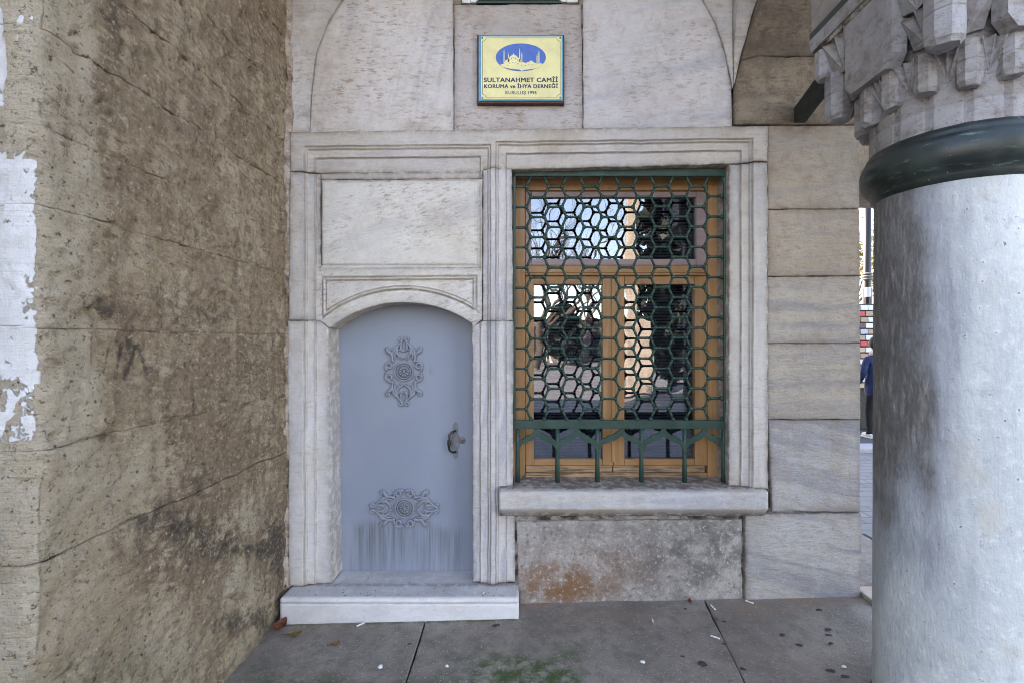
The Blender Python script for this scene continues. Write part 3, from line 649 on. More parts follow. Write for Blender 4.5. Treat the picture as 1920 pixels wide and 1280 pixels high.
# --- the door leaf (plane y = .19)
DY = .19
dr = holder('door', fac, (wx(760, DY), DY, .11))
def door_out():
    L_, R_, B_ = wx(629, DY), wx(890, DY), .108
    n = 60; pts = []
    xs = np.linspace(L_, R_, n); cxw = (L_+R_)/2
    return xs, cxw, B_
xs, cxw, B_ = door_out(); topz = wz(545, DY)
us = np.linspace(0, 1, 70); vs = np.linspace(0, 1, 150); U, V = np.meshgrid(us, vs)
X = xs[0]+(xs[-1]-xs[0])*U; Z = B_+(topz-B_)*V; Y = np.full_like(X, DY)+.0022*(fbm(X*3, 0, Z*3, 5, 3)-.5)
px, py = topx(np.stack([X, Y, Z], -1))
edgew = 988+25*(vn(px*.05, 0, 0, 3)-.5)+12*(vn(px*.2, 0, 0, 4)-.5)
stk = sstep(-12, 14, py-edgew)*(.55+.45*sstep(1075, 1000, py))*sstep(640, 665, px)*sstep(885, 860, px)
stk = np.maximum(stk, np.exp(-((px-808)/3.5)**2-((py-696)/6)**2)*1.0)
link('panel', npmesh('panel', np.stack([X, Y, Z], -1).reshape(-1, 3), [gridq(150, 70)], True, {'streak': stk.ravel()}), M['door'], dr)
mb = MB(); mb.box((xs[0]-.02, DY+.006, B_-.02), (xs[-1]+.02, DY+.05, topz+.05)); mb.build('back_sheet', M['door'], dr)
mb = MB(); mb.box((wx(633, DY)-.004, DY-.02, B_+.001), (wx(633, DY)+.008, DY+.004, wz(600, DY)), .003); mb.build('rebate', M['white_paint'] if False else M['marble_frame'], dr)

# cast ornament: scrolls, leaves and a rosette, long axis vertical in local coordinates (unit = half height)
def spiral(c, r0, r1, a0, turns, n=22):
    return [(c[0]+(r0+(r1-r0)*i/n)*math.cos(a0+turns*2*math.pi*i/n), c[1]+(r0+(r1-r0)*i/n)*math.sin(a0+turns*2*math.pi*i/n)) for i in range(n+1)]
def bez(p, n=14):
    out = []
    for i in range(n+1):
        t = i/n; q = [Vector(v) for v in p]
        while len(q) > 1: q = [q[k]*(1-t)+q[k+1]*t for k in range(len(q)-1)]
        out.append((q[0].x, q[0].y))
    return out
def ornament(c, hh, rot):
    mb = MB()
    def T(p, d=0): 
        x, z = p[0]*hh, p[1]*hh
        if rot: x, z = z, x
        return (c[0]+x, DY-.004-d*1.6, c[2]+z)
    def strand(pts, r0, r1=None, rm=None, d=.004):
        n = len(pts); r1 = r0 if r1 is None else r1
        rad = [hh*((r0+(r1-r0)*i/(n-1)) if rm is None else (r0*(1-i/(n-1))+r1*i/(n-1)+rm*math.sin(math.pi*i/(n-1)))) for i in range(n)]
        mb.tube([T(p, d) for p in pts], rad, 7, 1.25, True, (0, 1, 0))
    for sx in (-1, 1):
        for sz in (-1, 1):
            m = lambda ps: [(x*sx, z*sz) for x, z in ps]
            strand(m(bez([(.02, .98), (.05, .80), (.36, .72), (.40, .40), (.30, .28)])), .030, .045)          # outer rib
            strand(m(spiral((.085, .945), .07, .02, math.pi, -1.3)), .030, .030)                              # tip curl
            strand(m(bez([(.34, .42), (.36, .62), (.50, .55), (.52, .66)])), .03, .03, .03)                    # side leaf
            strand(m(spiral((.475, .66), .055, .015, 0, 1.3)), .032, .030)
            strand(m(spiral((.44, .165), .10, .06, -.5, 1.05)), .036, .036)                                    # side loops
            strand(m(bez([(.30, .30), (.52, .34), (.60, .16), (.50, .03)])), .03, .04)
            strand(m(bez([(.0, .40), (.15, .44), (.30, .55), (.16, .78)])), .018, .03, .02)                    # inner scrolls
            strand(m(bez([(.26, .36), (.30, .56), (.20, .70), (.06, .62)])), .022, .012, .022)
            strand(m(bez([(.0, .60), (.10, .60), (.12, .76), (.05, .86)])), .02, .02, .02)
            strand(m(spiral((.10, .40), .06, .02, 0, 1.2)), .024, .02)
            strand(m(bez([(.18, .80), (.26, .70), (.34, .66), (.33, .52)])), .012, .012, .025)
    # rosette
    for rr, tr_ in ((.27, .028), (.205, .018)):
        mb.tube([T((rr*math.cos(a), rr*math.sin(a)), .005) for a in np.linspace(0, 2*math.pi, 33)], hh*tr_, 7, .8, False, (0, 1, 0))
    for k in range(10):
        a = 2*math.pi*k/10; mb.tube([T((.06*math.cos(a), .06*math.sin(a)), .004), T((.12*math.cos(a), .12*math.sin(a)), .006), T((.17*math.cos(a), .17*math.sin(a)), .004)], [hh*.012, hh*.03, hh*.014], 6, .7, True, (0, 1, 0))
    mb.sphere(T((0, 0), .004), hh*.045, 8, 6, (1, .6, 1))
    th = [(.30*math.cos(a), .30*math.sin(a)) for a in np.linspace(0, 2*math.pi, 28, endpoint=False)]
    mb.prism([(T(p)[0], T(p)[2]) for p in th], DY-.004, DY+.004)
    return mb.build('ornament', M['door_cast'], dr, True)
g = NT('door_cast_paint'); P = g.pos(); n1 = g.noise(P, 60, 5, .6)
M['door_cast'] = g.fin(g.mix(g.mr(n1, .35, .7), (.225, .245, .285), (.27, .29, .325)), .5, g.bump(n1, .001, .6), 0, .4)
ornament(at(758, 696, DY), 63*(D+DY)/F, False)
ornament(at(759, 951, DY), 63*(D+DY)/F, True)
# handle: plate, twisted grip, key rose
hp = lambda px, py, d=0: tuple(at(px, py, DY)-Vector((0, d, 0)))
mb = MB(); ol = [(849, 800), (849, 795), (854, 790), (859, 795), (859, 812), (862, 818), (862, 836), (859, 842), (859, 854), (854, 860), (849, 854), (849, 842), (846.5, 836), (846.5, 818), (849, 812)]
mb.prism([(wx(a, DY), wz(b, DY)) for a, b in ol], DY-.004, DY+.002); mb.build('handle_plate', M['plate_paint'], dr)
mb = MB(); mb.tube([hp(854, 807, .003), hp(852, 807, .02), hp(848, 808, .032), hp(844.5, 812, .038), hp(843.5, 820, .04), hp(844, 826, .041), hp(843.5, 833, .04), hp(844.5, 841, .037), hp(848, 845, .032), hp(852, 846, .02), hp(854, 846, .003)], [.008, .006, .006, .0075, .009, .012, .009, .0075, .006, .006, .008], 10)
for zz in (823, 826, 829): mb.lathe([(.0, -.003), (.0125, -.003), (.0135, 0), (.0125, .003), (0, .003)], hp(843.8, zz, .0405), 12)
mb.build('handle', M['dark_iron'], dr, True)
mb = MB(); mb.lathe([(.0, -.008), (.009, -.008), (.0095, -.005), (.012, -.004), (.021, -.004), (.023, -.001), (.023, .003)], hp(867, 825), 20, 'Y'); mb.build('lock_rose', M['plate_paint'], dr, True)
mb = MB(); mb.lathe([(0, -.011), (.0085, -.011), (.009, -.007)], hp(867, 825), 16, 'Y'); mb.build('lock_barrel', M['leaf_brown'], dr, True)

# --- wooden window behind the grille (front plane y = .20)
WY = .20
win = holder('window', fac, (wx(1165, WY), WY, .74))
def wbar(name, x0, x1, y0, y1, mat, ya, yb, bev=.004):
    m = MB(); m.box((wx(x0, ya), ya, wz(y1, ya)), (wx(x1, ya), yb, wz(y0, ya)), bev); return m.build(name, mat, win)
wbar('frame_stile', 952, 984.5, 318, 912, M['wood_v'], WY, WY+.10); wbar('frame_stile', 1327, 1352, 318, 912, M['wood_v'], WY, WY+.10)
wbar('frame_stile', 1353, 1385, 318, 912, M['interior'], WY+.03, WY+.12)
wbar('frame_head', 985, 1326.5, 318, 357, M['wood_h'], WY+.004, WY+.10)
wbar('transom', 985, 1326.5, 498, 512, M['wood_h'], WY+.002, WY+.10)
wbar('transom_lip', 985, 1326.5, 512.6, 516, M['wood_h'], WY-.008, WY+.02, .003)
# mauve fixed light over the transom
for a in ((985, 996, 357.5, 497.5), (1306, 1326.3, 357.5, 497.5)): wbar('sash_stile', *a, M['wood_mauve'], WY+.03, WY+.09)
wbar('sash_rail', 996.4, 1305.6, 357.5, 370, M['wood_mauve'], WY+.031, WY+.09); wbar('sash_rail', 996.4, 1305.6, 486, 497.5, M['wood_mauve'], WY+.031, WY+.09)
# two casements
for k, (a, b) in enumerate((((985, 1150)), ((1151, 1326)))):
    i0, i1 = ((1001, 1130), (1171, 1303))[k]
    wbar('casement_stile', a, i0, 517, 872, M['wood_v'], WY+.02, WY+.085); wbar('casement_stile', i1, b, 517, 872, M['wood_v'], WY+.02, WY+.085)
    wbar('casement_rail', i0+.4, i1-.4, 517, 533, M['wood_h'], WY+.021, WY+.085); wbar('casement_rail', i0+.4, i1-.4, 860, 872, M['wood_h'], WY+.021, WY+.085)
wbar('meeting_stile', 1147.5, 1153.5, 517, 866, M['wood_v'], WY+.008, WY+.03, .003)
wbar('weather_board', 985.5, 1148, 873, 885, M['wood_worn'], WY-.004, WY+.06, .005); wbar('weather_board', 1149.5, 1322, 873, 885, M['wood_worn'], WY-.004, WY+.06, .005)
wbar('bottom_rail', 985, 1326.5, 886.5, 897, M['wood_worn'], WY-.016, WY+.08, .005); wbar('bottom_rail', 985, 1326.5, 898, 912, M['wood_h'], WY-.03, WY+.08, .004)
def pane(x0, x1, y0, y1, y):
    m = MB(); m.box((wx(x0, y), y, wz(y1, y)), (wx(x1, y), y+.005, wz(y0, y))); return m.build('pane', M['glass'], win)
pane(994, 1308, 368, 488, WY+.055); pane(999, 1132, 531, 862, WY+.05); pane(1169, 1305, 531, 862, WY+.05)
for (x0, x1, y0, y1) in ((996, 1306, 366, 490), (1001, 1130, 530, 864), (1171, 1303, 530, 864)):
    m = MB(); yy = WY+.13; z = wz(y0, yy)
    while z > wz(y1, yy):
        m.add([(wx(x0-4, yy), yy-.008, z-.010), (wx(x1+4, yy), yy-.008, z-.010), (wx(x1+4, yy), yy+.010, z+.004), (wx(x0-4, yy), yy+.010, z+.004)], [(0, 1, 2, 3)]); z -= .021
    o = m.build('blind', M['blind'], win)
m = MB(); a = (wx(940), .40, .3); b = (wx(1390), 1.6, 3.0)
m.add([(a[0], a[1], a[2]), (b[0], a[1], a[2]), (b[0], b[1], a[2]), (a[0], b[1], a[2]), (a[0], a[1], b[2]), (b[0], a[1], b[2]), (b[0], b[1], b[2]), (a[0], b[1], b[2])], [(0, 1, 2, 3), (4, 7, 6, 5), (2, 6, 7, 3), (0, 3, 7, 4), (1, 5, 6, 2)])
m.build('room_lining', M['interior'], win)
m = MB(); m.box((wx(952, WY), WY+.105, .5), (wx(996, WY), .4, 3)); m.box((wx(1310, WY), WY+.105, .5), (wx(1390, WY), .4, 3)); m.box((wx(960, WY), WY+.105, wz(318, WY)), (wx(1380, WY), .4, 3)); m.build('room_return', M['interior'], win)

# --- iron grille (plane y = .07): horizontal links with a knob at each end, diagonal links, lower arcade
GY = .07
gr = holder('window_grille', fac, (wx(1162, GY), GY, .735))
sp = (D+GY)/F
hl = 12.3*sp
m = MB(); m.tube([(-hl, 0, 0), (hl, 0, 0)], .0080, 8); 
for s in (-1, 1): m.sphere((s*hl, 0, 0), .0142, 9, 7)
me_h = m.mesh('link', True); me_h.materials.append(M['green'])
m = MB(); m.tube([(-hl, 0, 0), (hl*.8, 0, 0)], .0068, 8); m.sphere((hl, 0, 0), .0142, 9, 7); m.sphere((hl*.3, 0, 0), .0068, 8, 6)
dx, dz = 33.3*sp-2*hl, 18.9*sp
m = MB(); m.tube([(-dx/2, 0, -dz/2), (dx/2, 0, dz/2)], .0080, 8); me_d = m.mesh('link', True); me_d.materials.append(M['green'])
def place(name, me, p, parent, sx=1, rot=None):
    o = bpy.data.objects.new(name, me); COL.objects.link(o); o.parent = parent; o.location = Vector(p)-wpos(parent)
    if sx != 1: o.scale = (sx, 1, 1)
    if rot: o.rotation_euler = rot
    return o
rg = random.Random(3)
X0 = 974.5
for j in range(12):
    odd = j % 2; cx = X0+33.3*j; tilt = -.010*(cx-1160)*.35
    for i in range(13):
        cyy = 350.5+37.75*i+(18.9 if odd else 0)+tilt
        if cyy > 790: continue
        p = at(cx, cyy, GY)
        if cyy < 784: place('crossbar', me_h, p+Vector((0, rg.uniform(-.001, .001), rg.uniform(-.0015, .0015))), gr)
        # diagonals to the next column, up and down
        if j < 11:
            q = p+Vector((hl+dx/2, 0, dz/2)); place('link', me_d, q, gr)
            if cyy+18.9 < 792: place('link', me_d, p+Vector((hl+dx/2, 0, -dz/2)), gr, -1)
for j in range(1, 12, 2):                              # top: the links run up into the head bar
    cx = X0+33.3*j; p = at(cx, 350.5+18.9-37.75-.010*(cx-1160)*.35, GY)
    for s in (-1, 1): place('link', me_d, p+Vector((s*(hl+dx/2), 0, -dz/2)), gr, -s)
for i in range(12):                                    # stubs into the right upright
    p = at(X0+33.3*12-6, 350.5+37.75*i-2+18.9*0, GY)
    mS = None
m = MB(); m.tube([(0, 0, 0), (16*sp, 0, 0)], .0080, 8); m.sphere((0, 0, 0), .0140, 9, 7); me_s = m.mesh('stub', True); me_s.materials.append(M['green'])
for i in range(12): place('stub', me_s, at(1353.5, 369.4+37.75*i-.7-18.9*0, GY), gr)
for i in range(-1, 12):
    pass
def gbar(name, x0, x1, y0, y1, ya=GY-.012, yb=GY+.012, bev=.003):
    m = MB(); m.box((wx(x0, GY), ya, wz(y1, GY)), (wx(x1, GY), yb, wz(y0, GY)), bev); return m.build(name, M['green'], gr)
gbar('head_bar', 964, 1362, 318, 331.5); gbar('rail', 963.5, 1360.5, 787, 802.5, GY-.014, GY+.012)
gbar('upright', 962, 967, 331.7, 786.8); gbar('upright', 1356.5, 1361.5, 331.7, 786.8)
for j in range(1, 12, 2):
    cx = X0+33.3*j; m = MB()
    for s in (-1, 1):
        m = MB(); m.sphere(tuple(at(cx+s*12.3, 785, GY-.010)), .0125, 9, 7); m.build('stud', M['green'], gr, True)
vx = [970.5, 1045, 1120, 1202.5, 1283.5, 1356.5]; hx = [1007, 1083, 1165, 1244, 1320]
for k, x in enumerate(vx):
    m = MB(); w = 4.2
    m.tube([tuple(at(x, 803, GY)), tuple(at(x, 835, GY)), tuple(at(x, 870, GY)), tuple(at(x, 908, GY))], [.0135, .0125, .014, .0165], 10); m.build('baluster', M['green'], gr, True)
def arcade(k):
    """ogee arch between two balusters with little cusps, as one flat plate"""
    xl, xh, xr = vx[k], hx[k], vx[k+1]; m = MB()
    for (xe, s) in ((xl, 1), (xr, -1)):
        w = abs(xh-xe)
        up = [(0, 826), (w*.22, 822), (w*.42, 819), (w*.42, 816), (w*.62, 815), (w*.82, 809), (w*.93, 803.2)]
        lo = [(w, 815), (w*.88, 820), (w*.70, 824.5), (w*.50, 826.5), (w*.47, 829), (w*.28, 830.5), (w*.12, 838), (0, 852)]
        poly = [(xe+s*a, b) for a, b in up]+[(xh, 803.2)]+[(xe+s*a, b) for a, b in lo]
        m.prism([(wx(a, GY), wz(b, GY)) for a, b in poly], GY-.011, GY+.009)
    return m.build('arch', M['green'], gr)
for k in range(5): arcade(k)

# --- bottom of the upper window above the plaque
uw = holder('upper_window', fac, at(970, 8))
def ub(name, x0, x1, y0, y1, ya, yb, mat, bev=.003):
    m = MB(); m.box((wx(x0, ya), ya, wz(y1, ya)), (wx(x1, ya), yb, wz(y0, ya)), bev); return m.build(name, mat, uw)
ub('frame_stile', 866, 882, -90, 6, .05, .12, M['white_paint']); ub('frame_stile', 883, 896, -90, 5, .06, .12, M['white_paint'])
ub('frame_stile', 1062, 1084, -90, 5, .05, .12, M['white_paint']); ub('frame_stile', 1050, 1061, -90, 4, .06, .12, M['white_paint'])
ub('grille_rail', 893, 1053, 1.5, 6, .03, .05, M['green']); ub('grille_rail', 893, 1053, -70, -64, .03, .05, M['green'])
for x in (900, 945, 993, 1041): ub('grille_bar', x-3, x+3, -63, 1, .03, .048, M['green'])
ub('pane', 896.5, 1049.5, -90, 8, .10, .105, M['glass'], 0)
ub('reveal', 852, 864, -80, 9, .01, .30, M['marble_springer'], 0); ub('reveal', 1086, 1093, -80, 9, .01, .30, M['marble_springer'], 0)
ub('dark_room', 850, 1095, -90, 30, .30, .34, M['interior'], 0)

# ================================================================== LIMESTONE PIER (left)

pier = thing('limestone_pier', 'brown crusted limestone pier with flaking white plaster on its outer face', 'pier', (PX-.6, -.8, 0))
def pier_attrs(PP, nx):
    px, py = topx(PP); s_, Z = -PP[:, 1], PP[:, 2]
    inner = nx > .5
    n1 = fbm(PP[:, 0]*4+9, s_*4, Z*4, 51, 4); n2 = fbm(s_*9, Z*9, PP[:, 0]*9, 52, 4)
    G = lambda cx, cy, sx, sy: np.exp(-((px-cx)/sx)**2-((py-cy)/sy)**2)
    edge = 188+22*(vn(Z*5, 1, 0, 8)-.5)*2+14*(vn(Z*17, 2, 0, 9)-.5)*2
    crust = .16+.40*sstep(-10, 14, px-edge)*(py < 800)+.5*sstep(150, 420, px)*(py >= 800)
    crust += .35*G(215, 45, 30, 70)+.25*G(470, 60, 80, 120)+.3*G(215, 210, 30, 60)+.2*G(400, 240, 110, 40)+.35*G(230, 320, 50, 40)+.32*G(250, 590, 90, 45)+.3*G(430, 690, 130, 60)+.25*G(360, 790, 60, 60)+.35*G(420, 830, 80, 50)
    crust += .45*G(330, 950, 150, 55)+.4*G(330, 1060, 130, 45)-.35*G(120, 950, 140, 70)-.3*G(240, 890, 80, 40)-.55*G(465, 965, 40, 35)-.6*G(445, 1100, 45, 40)-.25*G(330, 1210, 90, 60)-.15*G(300, 480, 90, 60)
    crust += .2*(px > 520)*(py > 380)
    soot = .75*G(215, 40, 22, 55)+.5*G(205, 215, 14, 55)+.75*G(190, 580, 38, 24)+.4*G(385, 590, 90, 30)+.8*G(290, 975, 85, 40)+.65*G(390, 1000, 60, 40)+.9*G(520, 1010, 28, 75)+.7*G(470, 1030, 60, 18)+.7*G(450, 1165, 55, 22)+.5*G(330, 1040, 90, 24)+.6*G(360, 905, 40, 20)+.5*G(375, 345, 20, 60)*0+.7*G(240, 660, 14, 45)+.6*G(285, 690, 12, 45)+.5*G(345, 240, 20, 15)+.45*G(190, 815, 22, 14)+.5*G(500, 1140, 40, 60)
    light = .75*sstep(205, 165, px+30*(n1-.5))*(py < 860)+.55*G(230, 890, 110, 50)+.6*G(445, 1100, 50, 40)+.5*G(465, 965, 42, 35)+.6*G(60, 1000, 130, 140)+.35*G(300, 1200, 120, 60)
    def seg(a, b, w):
        a, b = np.array(a, float), np.array(b, float); d = b-a; t = np.clip(((px-a[0])*d[0]+(py-a[1])*d[1])/(d@d), 0, 1); return np.exp(-(np.hypot(px-a[0]-d[0]*t, py-a[1]-d[1]*t)/w)**2)
    for a_, b_ in (((207, 640), (192, 702)), ((227, 645), (215, 712)), ((255, 648), (232, 712)), ((262, 650), (273, 696)), ((362, 735), (362, 775))): soot = soot+.9*seg(a_, b_, 3.0)
    algae = .8*G(200, 1260, 150, 50)+.5*G(90, 700, 40, 80)*0
    cor = .5*(px < 70)
    crust = np.where(inner, crust, .06+.15*(py < 230)); soot = np.where(inner, soot, .45*G(20, 60, 60, 70)); light = np.where(inner, light, .95)
    pyw = py+50*(n1-.5)
    plas = np.where(inner, 1.0*(px < 66)*0, 1.25*sstep(240, 340, pyw)*sstep(880, 780, pyw)*(1-.75*G(5, 730, 16, 60))*(1-.75*G(45, 640, 16, 18))*(1-.5*G(58, 430, 10, 90))*(1-.5*G(60, 780, 12, 40))+.62*sstep(240, 180, pyw)*(px < 60))
    plas = plas+np.where(inner, .62*sstep(84, 58, px+16*(n1-.5))*(py > 300)*(py < 830), 0)
    return {'crust': np.clip(crust, 0, 1.3), 'soot': np.clip(soot, 0, 1), 'light': np.clip(light, 0, 1), 'plaster': np.clip(plas, 0, 1.5), 'algae': np.clip(algae, 0, 1)}
def relief(a, Z, inner=True):
    """surface relief of the eroded stone: positive = eroded in"""
    big = (fbm(a*2.2, 0, Z*2.2, 61, 3)-.5)*.030
    med = (fbm(a*9+.35*Z*9, 1, Z*9, 62, 4)-.5)*.034
    fine = (fbm(a*34, 2, Z*34, 63, 3)-.5)*.016
    holes = np.clip(vn(a*12, 5, Z*12, 64)-.86, 0, 1)*.20
    return big+med+fine+holes
spots = [(430, 112, 9, 8, .035), (345, 115, 9, 7, .03), (190, 193, 9, 6, .03), (122, 475, 5, 8, .03), (178, 468, 5, 14, .02), (192, 598, 12, 8, .035), (165, 588, 16, 10, .03), (405, 405, 8, 14, .02), (455, 1118, 26, 5, .035), (320, 785, 10, 5, .03), (75, 905, 10, 5, .03), (415, 800, 7, 10, .02), (240, 450, 10, 12, .015), (140, 65, 8, 6, .025)]
zc = [-.2, .165, .56, .95, 1.30, 1.67, 2.045, 2.29, 2.59, 2.87, 3.14, 3.50, 3.95, 4.6]
rb = random.Random(12)
ycorner = lambda Z: -1.555+.028*(1.6-Z)*(-1)*.0+.012*(Z-1.6)*-1.0
def pier_block(a0, a1, z0, z1, seed, face, jw=.0012):
    """face 'inner': plane x=PX, a = distance from the marble wall; 'front': plane y, a = distance left of the corner"""
    step = .011; us, vs = samples(a1-a0, step), samples(z1-z0, step); U, V = np.meshgrid(us, vs)
    jb = .005 if abs(z0-.95) < .01 else (.0022 if abs(z0-2.59) < .01 else .0)
    A = a0+(a1-a0)*U; Z = z0+jb+(z1-z0-jb)*V
    Lu, Lv = a1-a0, z1-z0; big = 9.0
    eu = np.minimum(U*Lu if not (face == 'inner' and a0 < .01) else big, (1-U)*Lu if not (face == 'inner' and a1 > 1.5) else big) if True else 0
    if face == 'front': eu = np.minimum(U*Lu if a0 > .01 else big, (1-U)*Lu)
    e = np.minimum(eu, np.minimum(V, 1-V)*Lv)
    ch = vn(A*13, 0, Z*13, seed)*.6+vn(A*45, 0, Z*45, seed+1)*.4
    rr = .020*(.02+3.2*ch**5)+.0004; t = np.clip(1-e/rr, 0, 1); drop = rr*(1-np.sqrt(np.clip(1-t*t, 0, 1)))
    dep = drop+relief(A+(0 if face == 'inner' else 3.3), Z)+(rb.random()-.5)*.004
    # wavy bed joints
    Z = Z+np.exp(-np.minimum(V, 1-V)*Lv/.02)*.007*(vn(A*6, 3, np.round(Z*3), 71)-.5)*2
    if face == 'inner':
        Y = -A; X = PX+np.zeros_like(A)-dep
        Pp = np.stack([X, Y, Z], -1); qx, qy = topx(Pp)
        for (cx, cy, rx, ry, dd) in spots:
            X = X-dd*np.exp(-(((qx-cx)/rx)**2+((qy-cy)/ry)**2)**1.5)
        # rounded worn arris at the outer corner
        ec = np.clip(1-(1.556-A)/.05, 0, 1); X = X-.03*ec**2.2*(.6+.8*vn(Z*7, 0, 0, 4))
    else:
        X = PX-A; Y = -1.556+dep*.8
        ec = np.clip(1-A/.05, 0, 1); Y = Y+.03*ec**2.2*(.6+.8*vn(Z*7, 0, 0, 4)); X = X-.03*(A < .004)*(.6+.8*vn(Z*7, 0, 0, 4))
    lean = -.018*(Z-1.3); X = X+0*lean
    n, m_ = U.shape; P = np.stack([X, Y, Z], -1).reshape(-1, 3)
    rim = np.concatenate([np.arange(m_), (np.arange(1, n)*m_+m_-1), ((n-1)*m_+np.arange(m_-2, -1, -1)), (np.arange(n-2, 0, -1)*m_)])
    B = P[rim].copy()
    if face == 'inner': B[:, 0] -= .07
    else: B[:, 1] += .07
    k = len(rim); o = len(P); nx = (np.arange(k)+1) % k
    PP = np.concatenate([P, B]); at_ = pier_attrs(PP, np.full(len(PP), 1.0 if face == 'inner' else 0.0))
    fl = True if face == 'inner' else True
    me = npmesh('stone_block', PP, [gridq(n, m_, flip=fl), np.stack([rim, rim[nx], o+nx, o+np.arange(k)], 1)], True, at_)
    return link('stone_block', me, M['limestone'], pier)
for ci in range(len(zc)-1):
    z0, z1 = zc[ci], zc[ci+1]
    cuts = [0.0]
    first = rb.uniform(.35, .95)
    if first < 1.2: cuts.append(first)
    cuts.append(1.556)
    for a0, a1 in zip(cuts[:-1], cuts[1:]): pier_block(a0, a1, z0, z1, 100+ci*7+int(a0*10), 'inner')
    fc = [0.0, rb.uniform(.45, .7), 1.25]
    for a0, a1 in zip(fc[:-1], fc[1:]): pier_block(a0, a1, z0, z1, 300+ci*7+int(a0*10), 'front')
mb = MB(); mb.box((PX-1.2, -1.48, -.2), (PX-.02, .3, 8.5)); mb.build('joint_bed', M['mortar_tan'], pier)
mb = MB(); mb.box((PX-1.2, -1.55, 4.62), (PX-.001, -.001, 8.5)); mb.build('upper_masonry', M['rock'], pier)

blocker = thing('sky_blocker', 'unseen masonry wing left of the pier, outside the picture', 'building', (-3.9, -3.2, -.1))
mb = MB(); mb.box((-4.6, -4.6, -.1), (-3.1, -1.8, 7.2)); mb.build('wall', M['rock'], blocker)  # unseen block, added only to hold back sky light from the front left

# ================================================================== MARBLE COLUMN WITH MUQARNAS CAPITAL
CXc, CYc = 1.772, -1.02
colm = thing('marble_column', 'thick blue-grey marble column with dark bronze collar and carved stalactite capital', 'column', (CXc, CYc, 0.03))
n, mz = 120, 260; th = np.linspace(0, 2*np.pi, n, endpoint=False); zz = np.linspace(.03, 2.27, mz)
T, Zz = np.meshgrid(th, zz, indexing='ij'); Rr = .276-.006*(Zz/2.2)+.003*(fbm(np.cos(T)*3, np.sin(T)*3, Zz*3, 91, 4)-.5)+.0025*(fbm(np.cos(T)*12, np.sin(T)*12, Zz*6, 92, 4)-.5)
V = np.stack([CXc+Rr*np.cos(T), CYc+Rr*np.sin(T), Zz], -1).reshape(-1, 3)
q = gridq(n, mz); last = np.stack([(n-1)*mz+np.arange(mz-1), np.arange(mz-1), np.arange(mz-1)+1, (n-1)*mz+np.arange(mz-1)+1], 1)
last = np.stack([(n-1)*mz+np.arange(mz-1), (n-1)*mz+np.arange(mz-1)+1, np.arange(mz-1)+1, np.arange(mz-1)], 1)[:, ::-1]
ang_ = np.arctan2(np.sin(T-R(140)), np.cos(T-R(140))); soil_shade = sstep(R(122), R(55), np.abs(ang_)+R(30)*(fbm(np.cos(T)*4, np.sin(T)*4, Zz*1.6, 95, 4)-.5)*2)*sstep(.15, 1.3, Zz+.6*(fbm(T*2, 0, Zz*2, 96, 3)-.5))  # painted shade mask: dark towards the wall, fading round to the open side
link('shaft', npmesh('shaft', V, [q[:, ::-1], last], True, {'soil_shade': soil_shade.ravel()}), M['column'], colm)
mb = MB(); c0 = (CXc, CYc, 0)
mb.lathe([(.268, 2.225), (.280, 2.235), (.284, 2.250), (.288, 2.262), (.303, 2.275), (.318, 2.300), (.324, 2.330), (.322, 2.362), (.312, 2.388), (.303, 2.396), (.304, 2.402), (.300, 2.412), (.290, 2.425), (.278, 2.434), (.25, 2.438)], c0, 96); mb.build('collar', M['bronze'], colm, True)
mb = MB(); mb.lathe([(.27, .085), (.284, .083), (.29, .07), (.296, .06), (.296, .03)], c0, 64); mb.build('base_collar', M['bronze'], colm, True)
cap = holder('capital', colm, (CXc, CYc, 2.44))
MC = M['marble_capital']
# neck with groups of three grooves
n = 384; th = np.linspace(0, 2*np.pi, n, endpoint=False); zz = np.array([2.40, 2.47, 2.50, 2.504, 2.512, 2.516, 2.56, 2.60, 2.65, 2.71])
T, Zz = np.meshgrid(th, zz, indexing='ij'); ph = ((T/(2*np.pi)*16) % 1.0); dd = np.abs(ph-.5)
gv = np.zeros_like(T)
for off in (-.075, 0, .075): gv += np.exp(-((ph-.5-off)/.022)**2)
Rn = .287-.007*np.clip(gv, 0, 1)-.004*((Zz > 2.501) & (Zz < 2.514))
V = np.stack([CXc+Rn*np.cos(T), CYc+Rn*np.sin(T), Zz], -1).reshape(-1, 3); m_ = len(zz)
last = np.stack([(n-1)*m_+np.arange(m_-1), (n-1)*m_+np.arange(m_-1)+1, np.arange(m_-1)+1, np.arange(m_-1)], 1)
link('neck', npmesh('neck', V, [gridq(n, m_)[:, ::-1], last[:, ::-1]], True), MC, cap)
AH = .368
def cpt(x, y, z): return (CXc+x, CYc+y, z)
rc = random.Random(5)
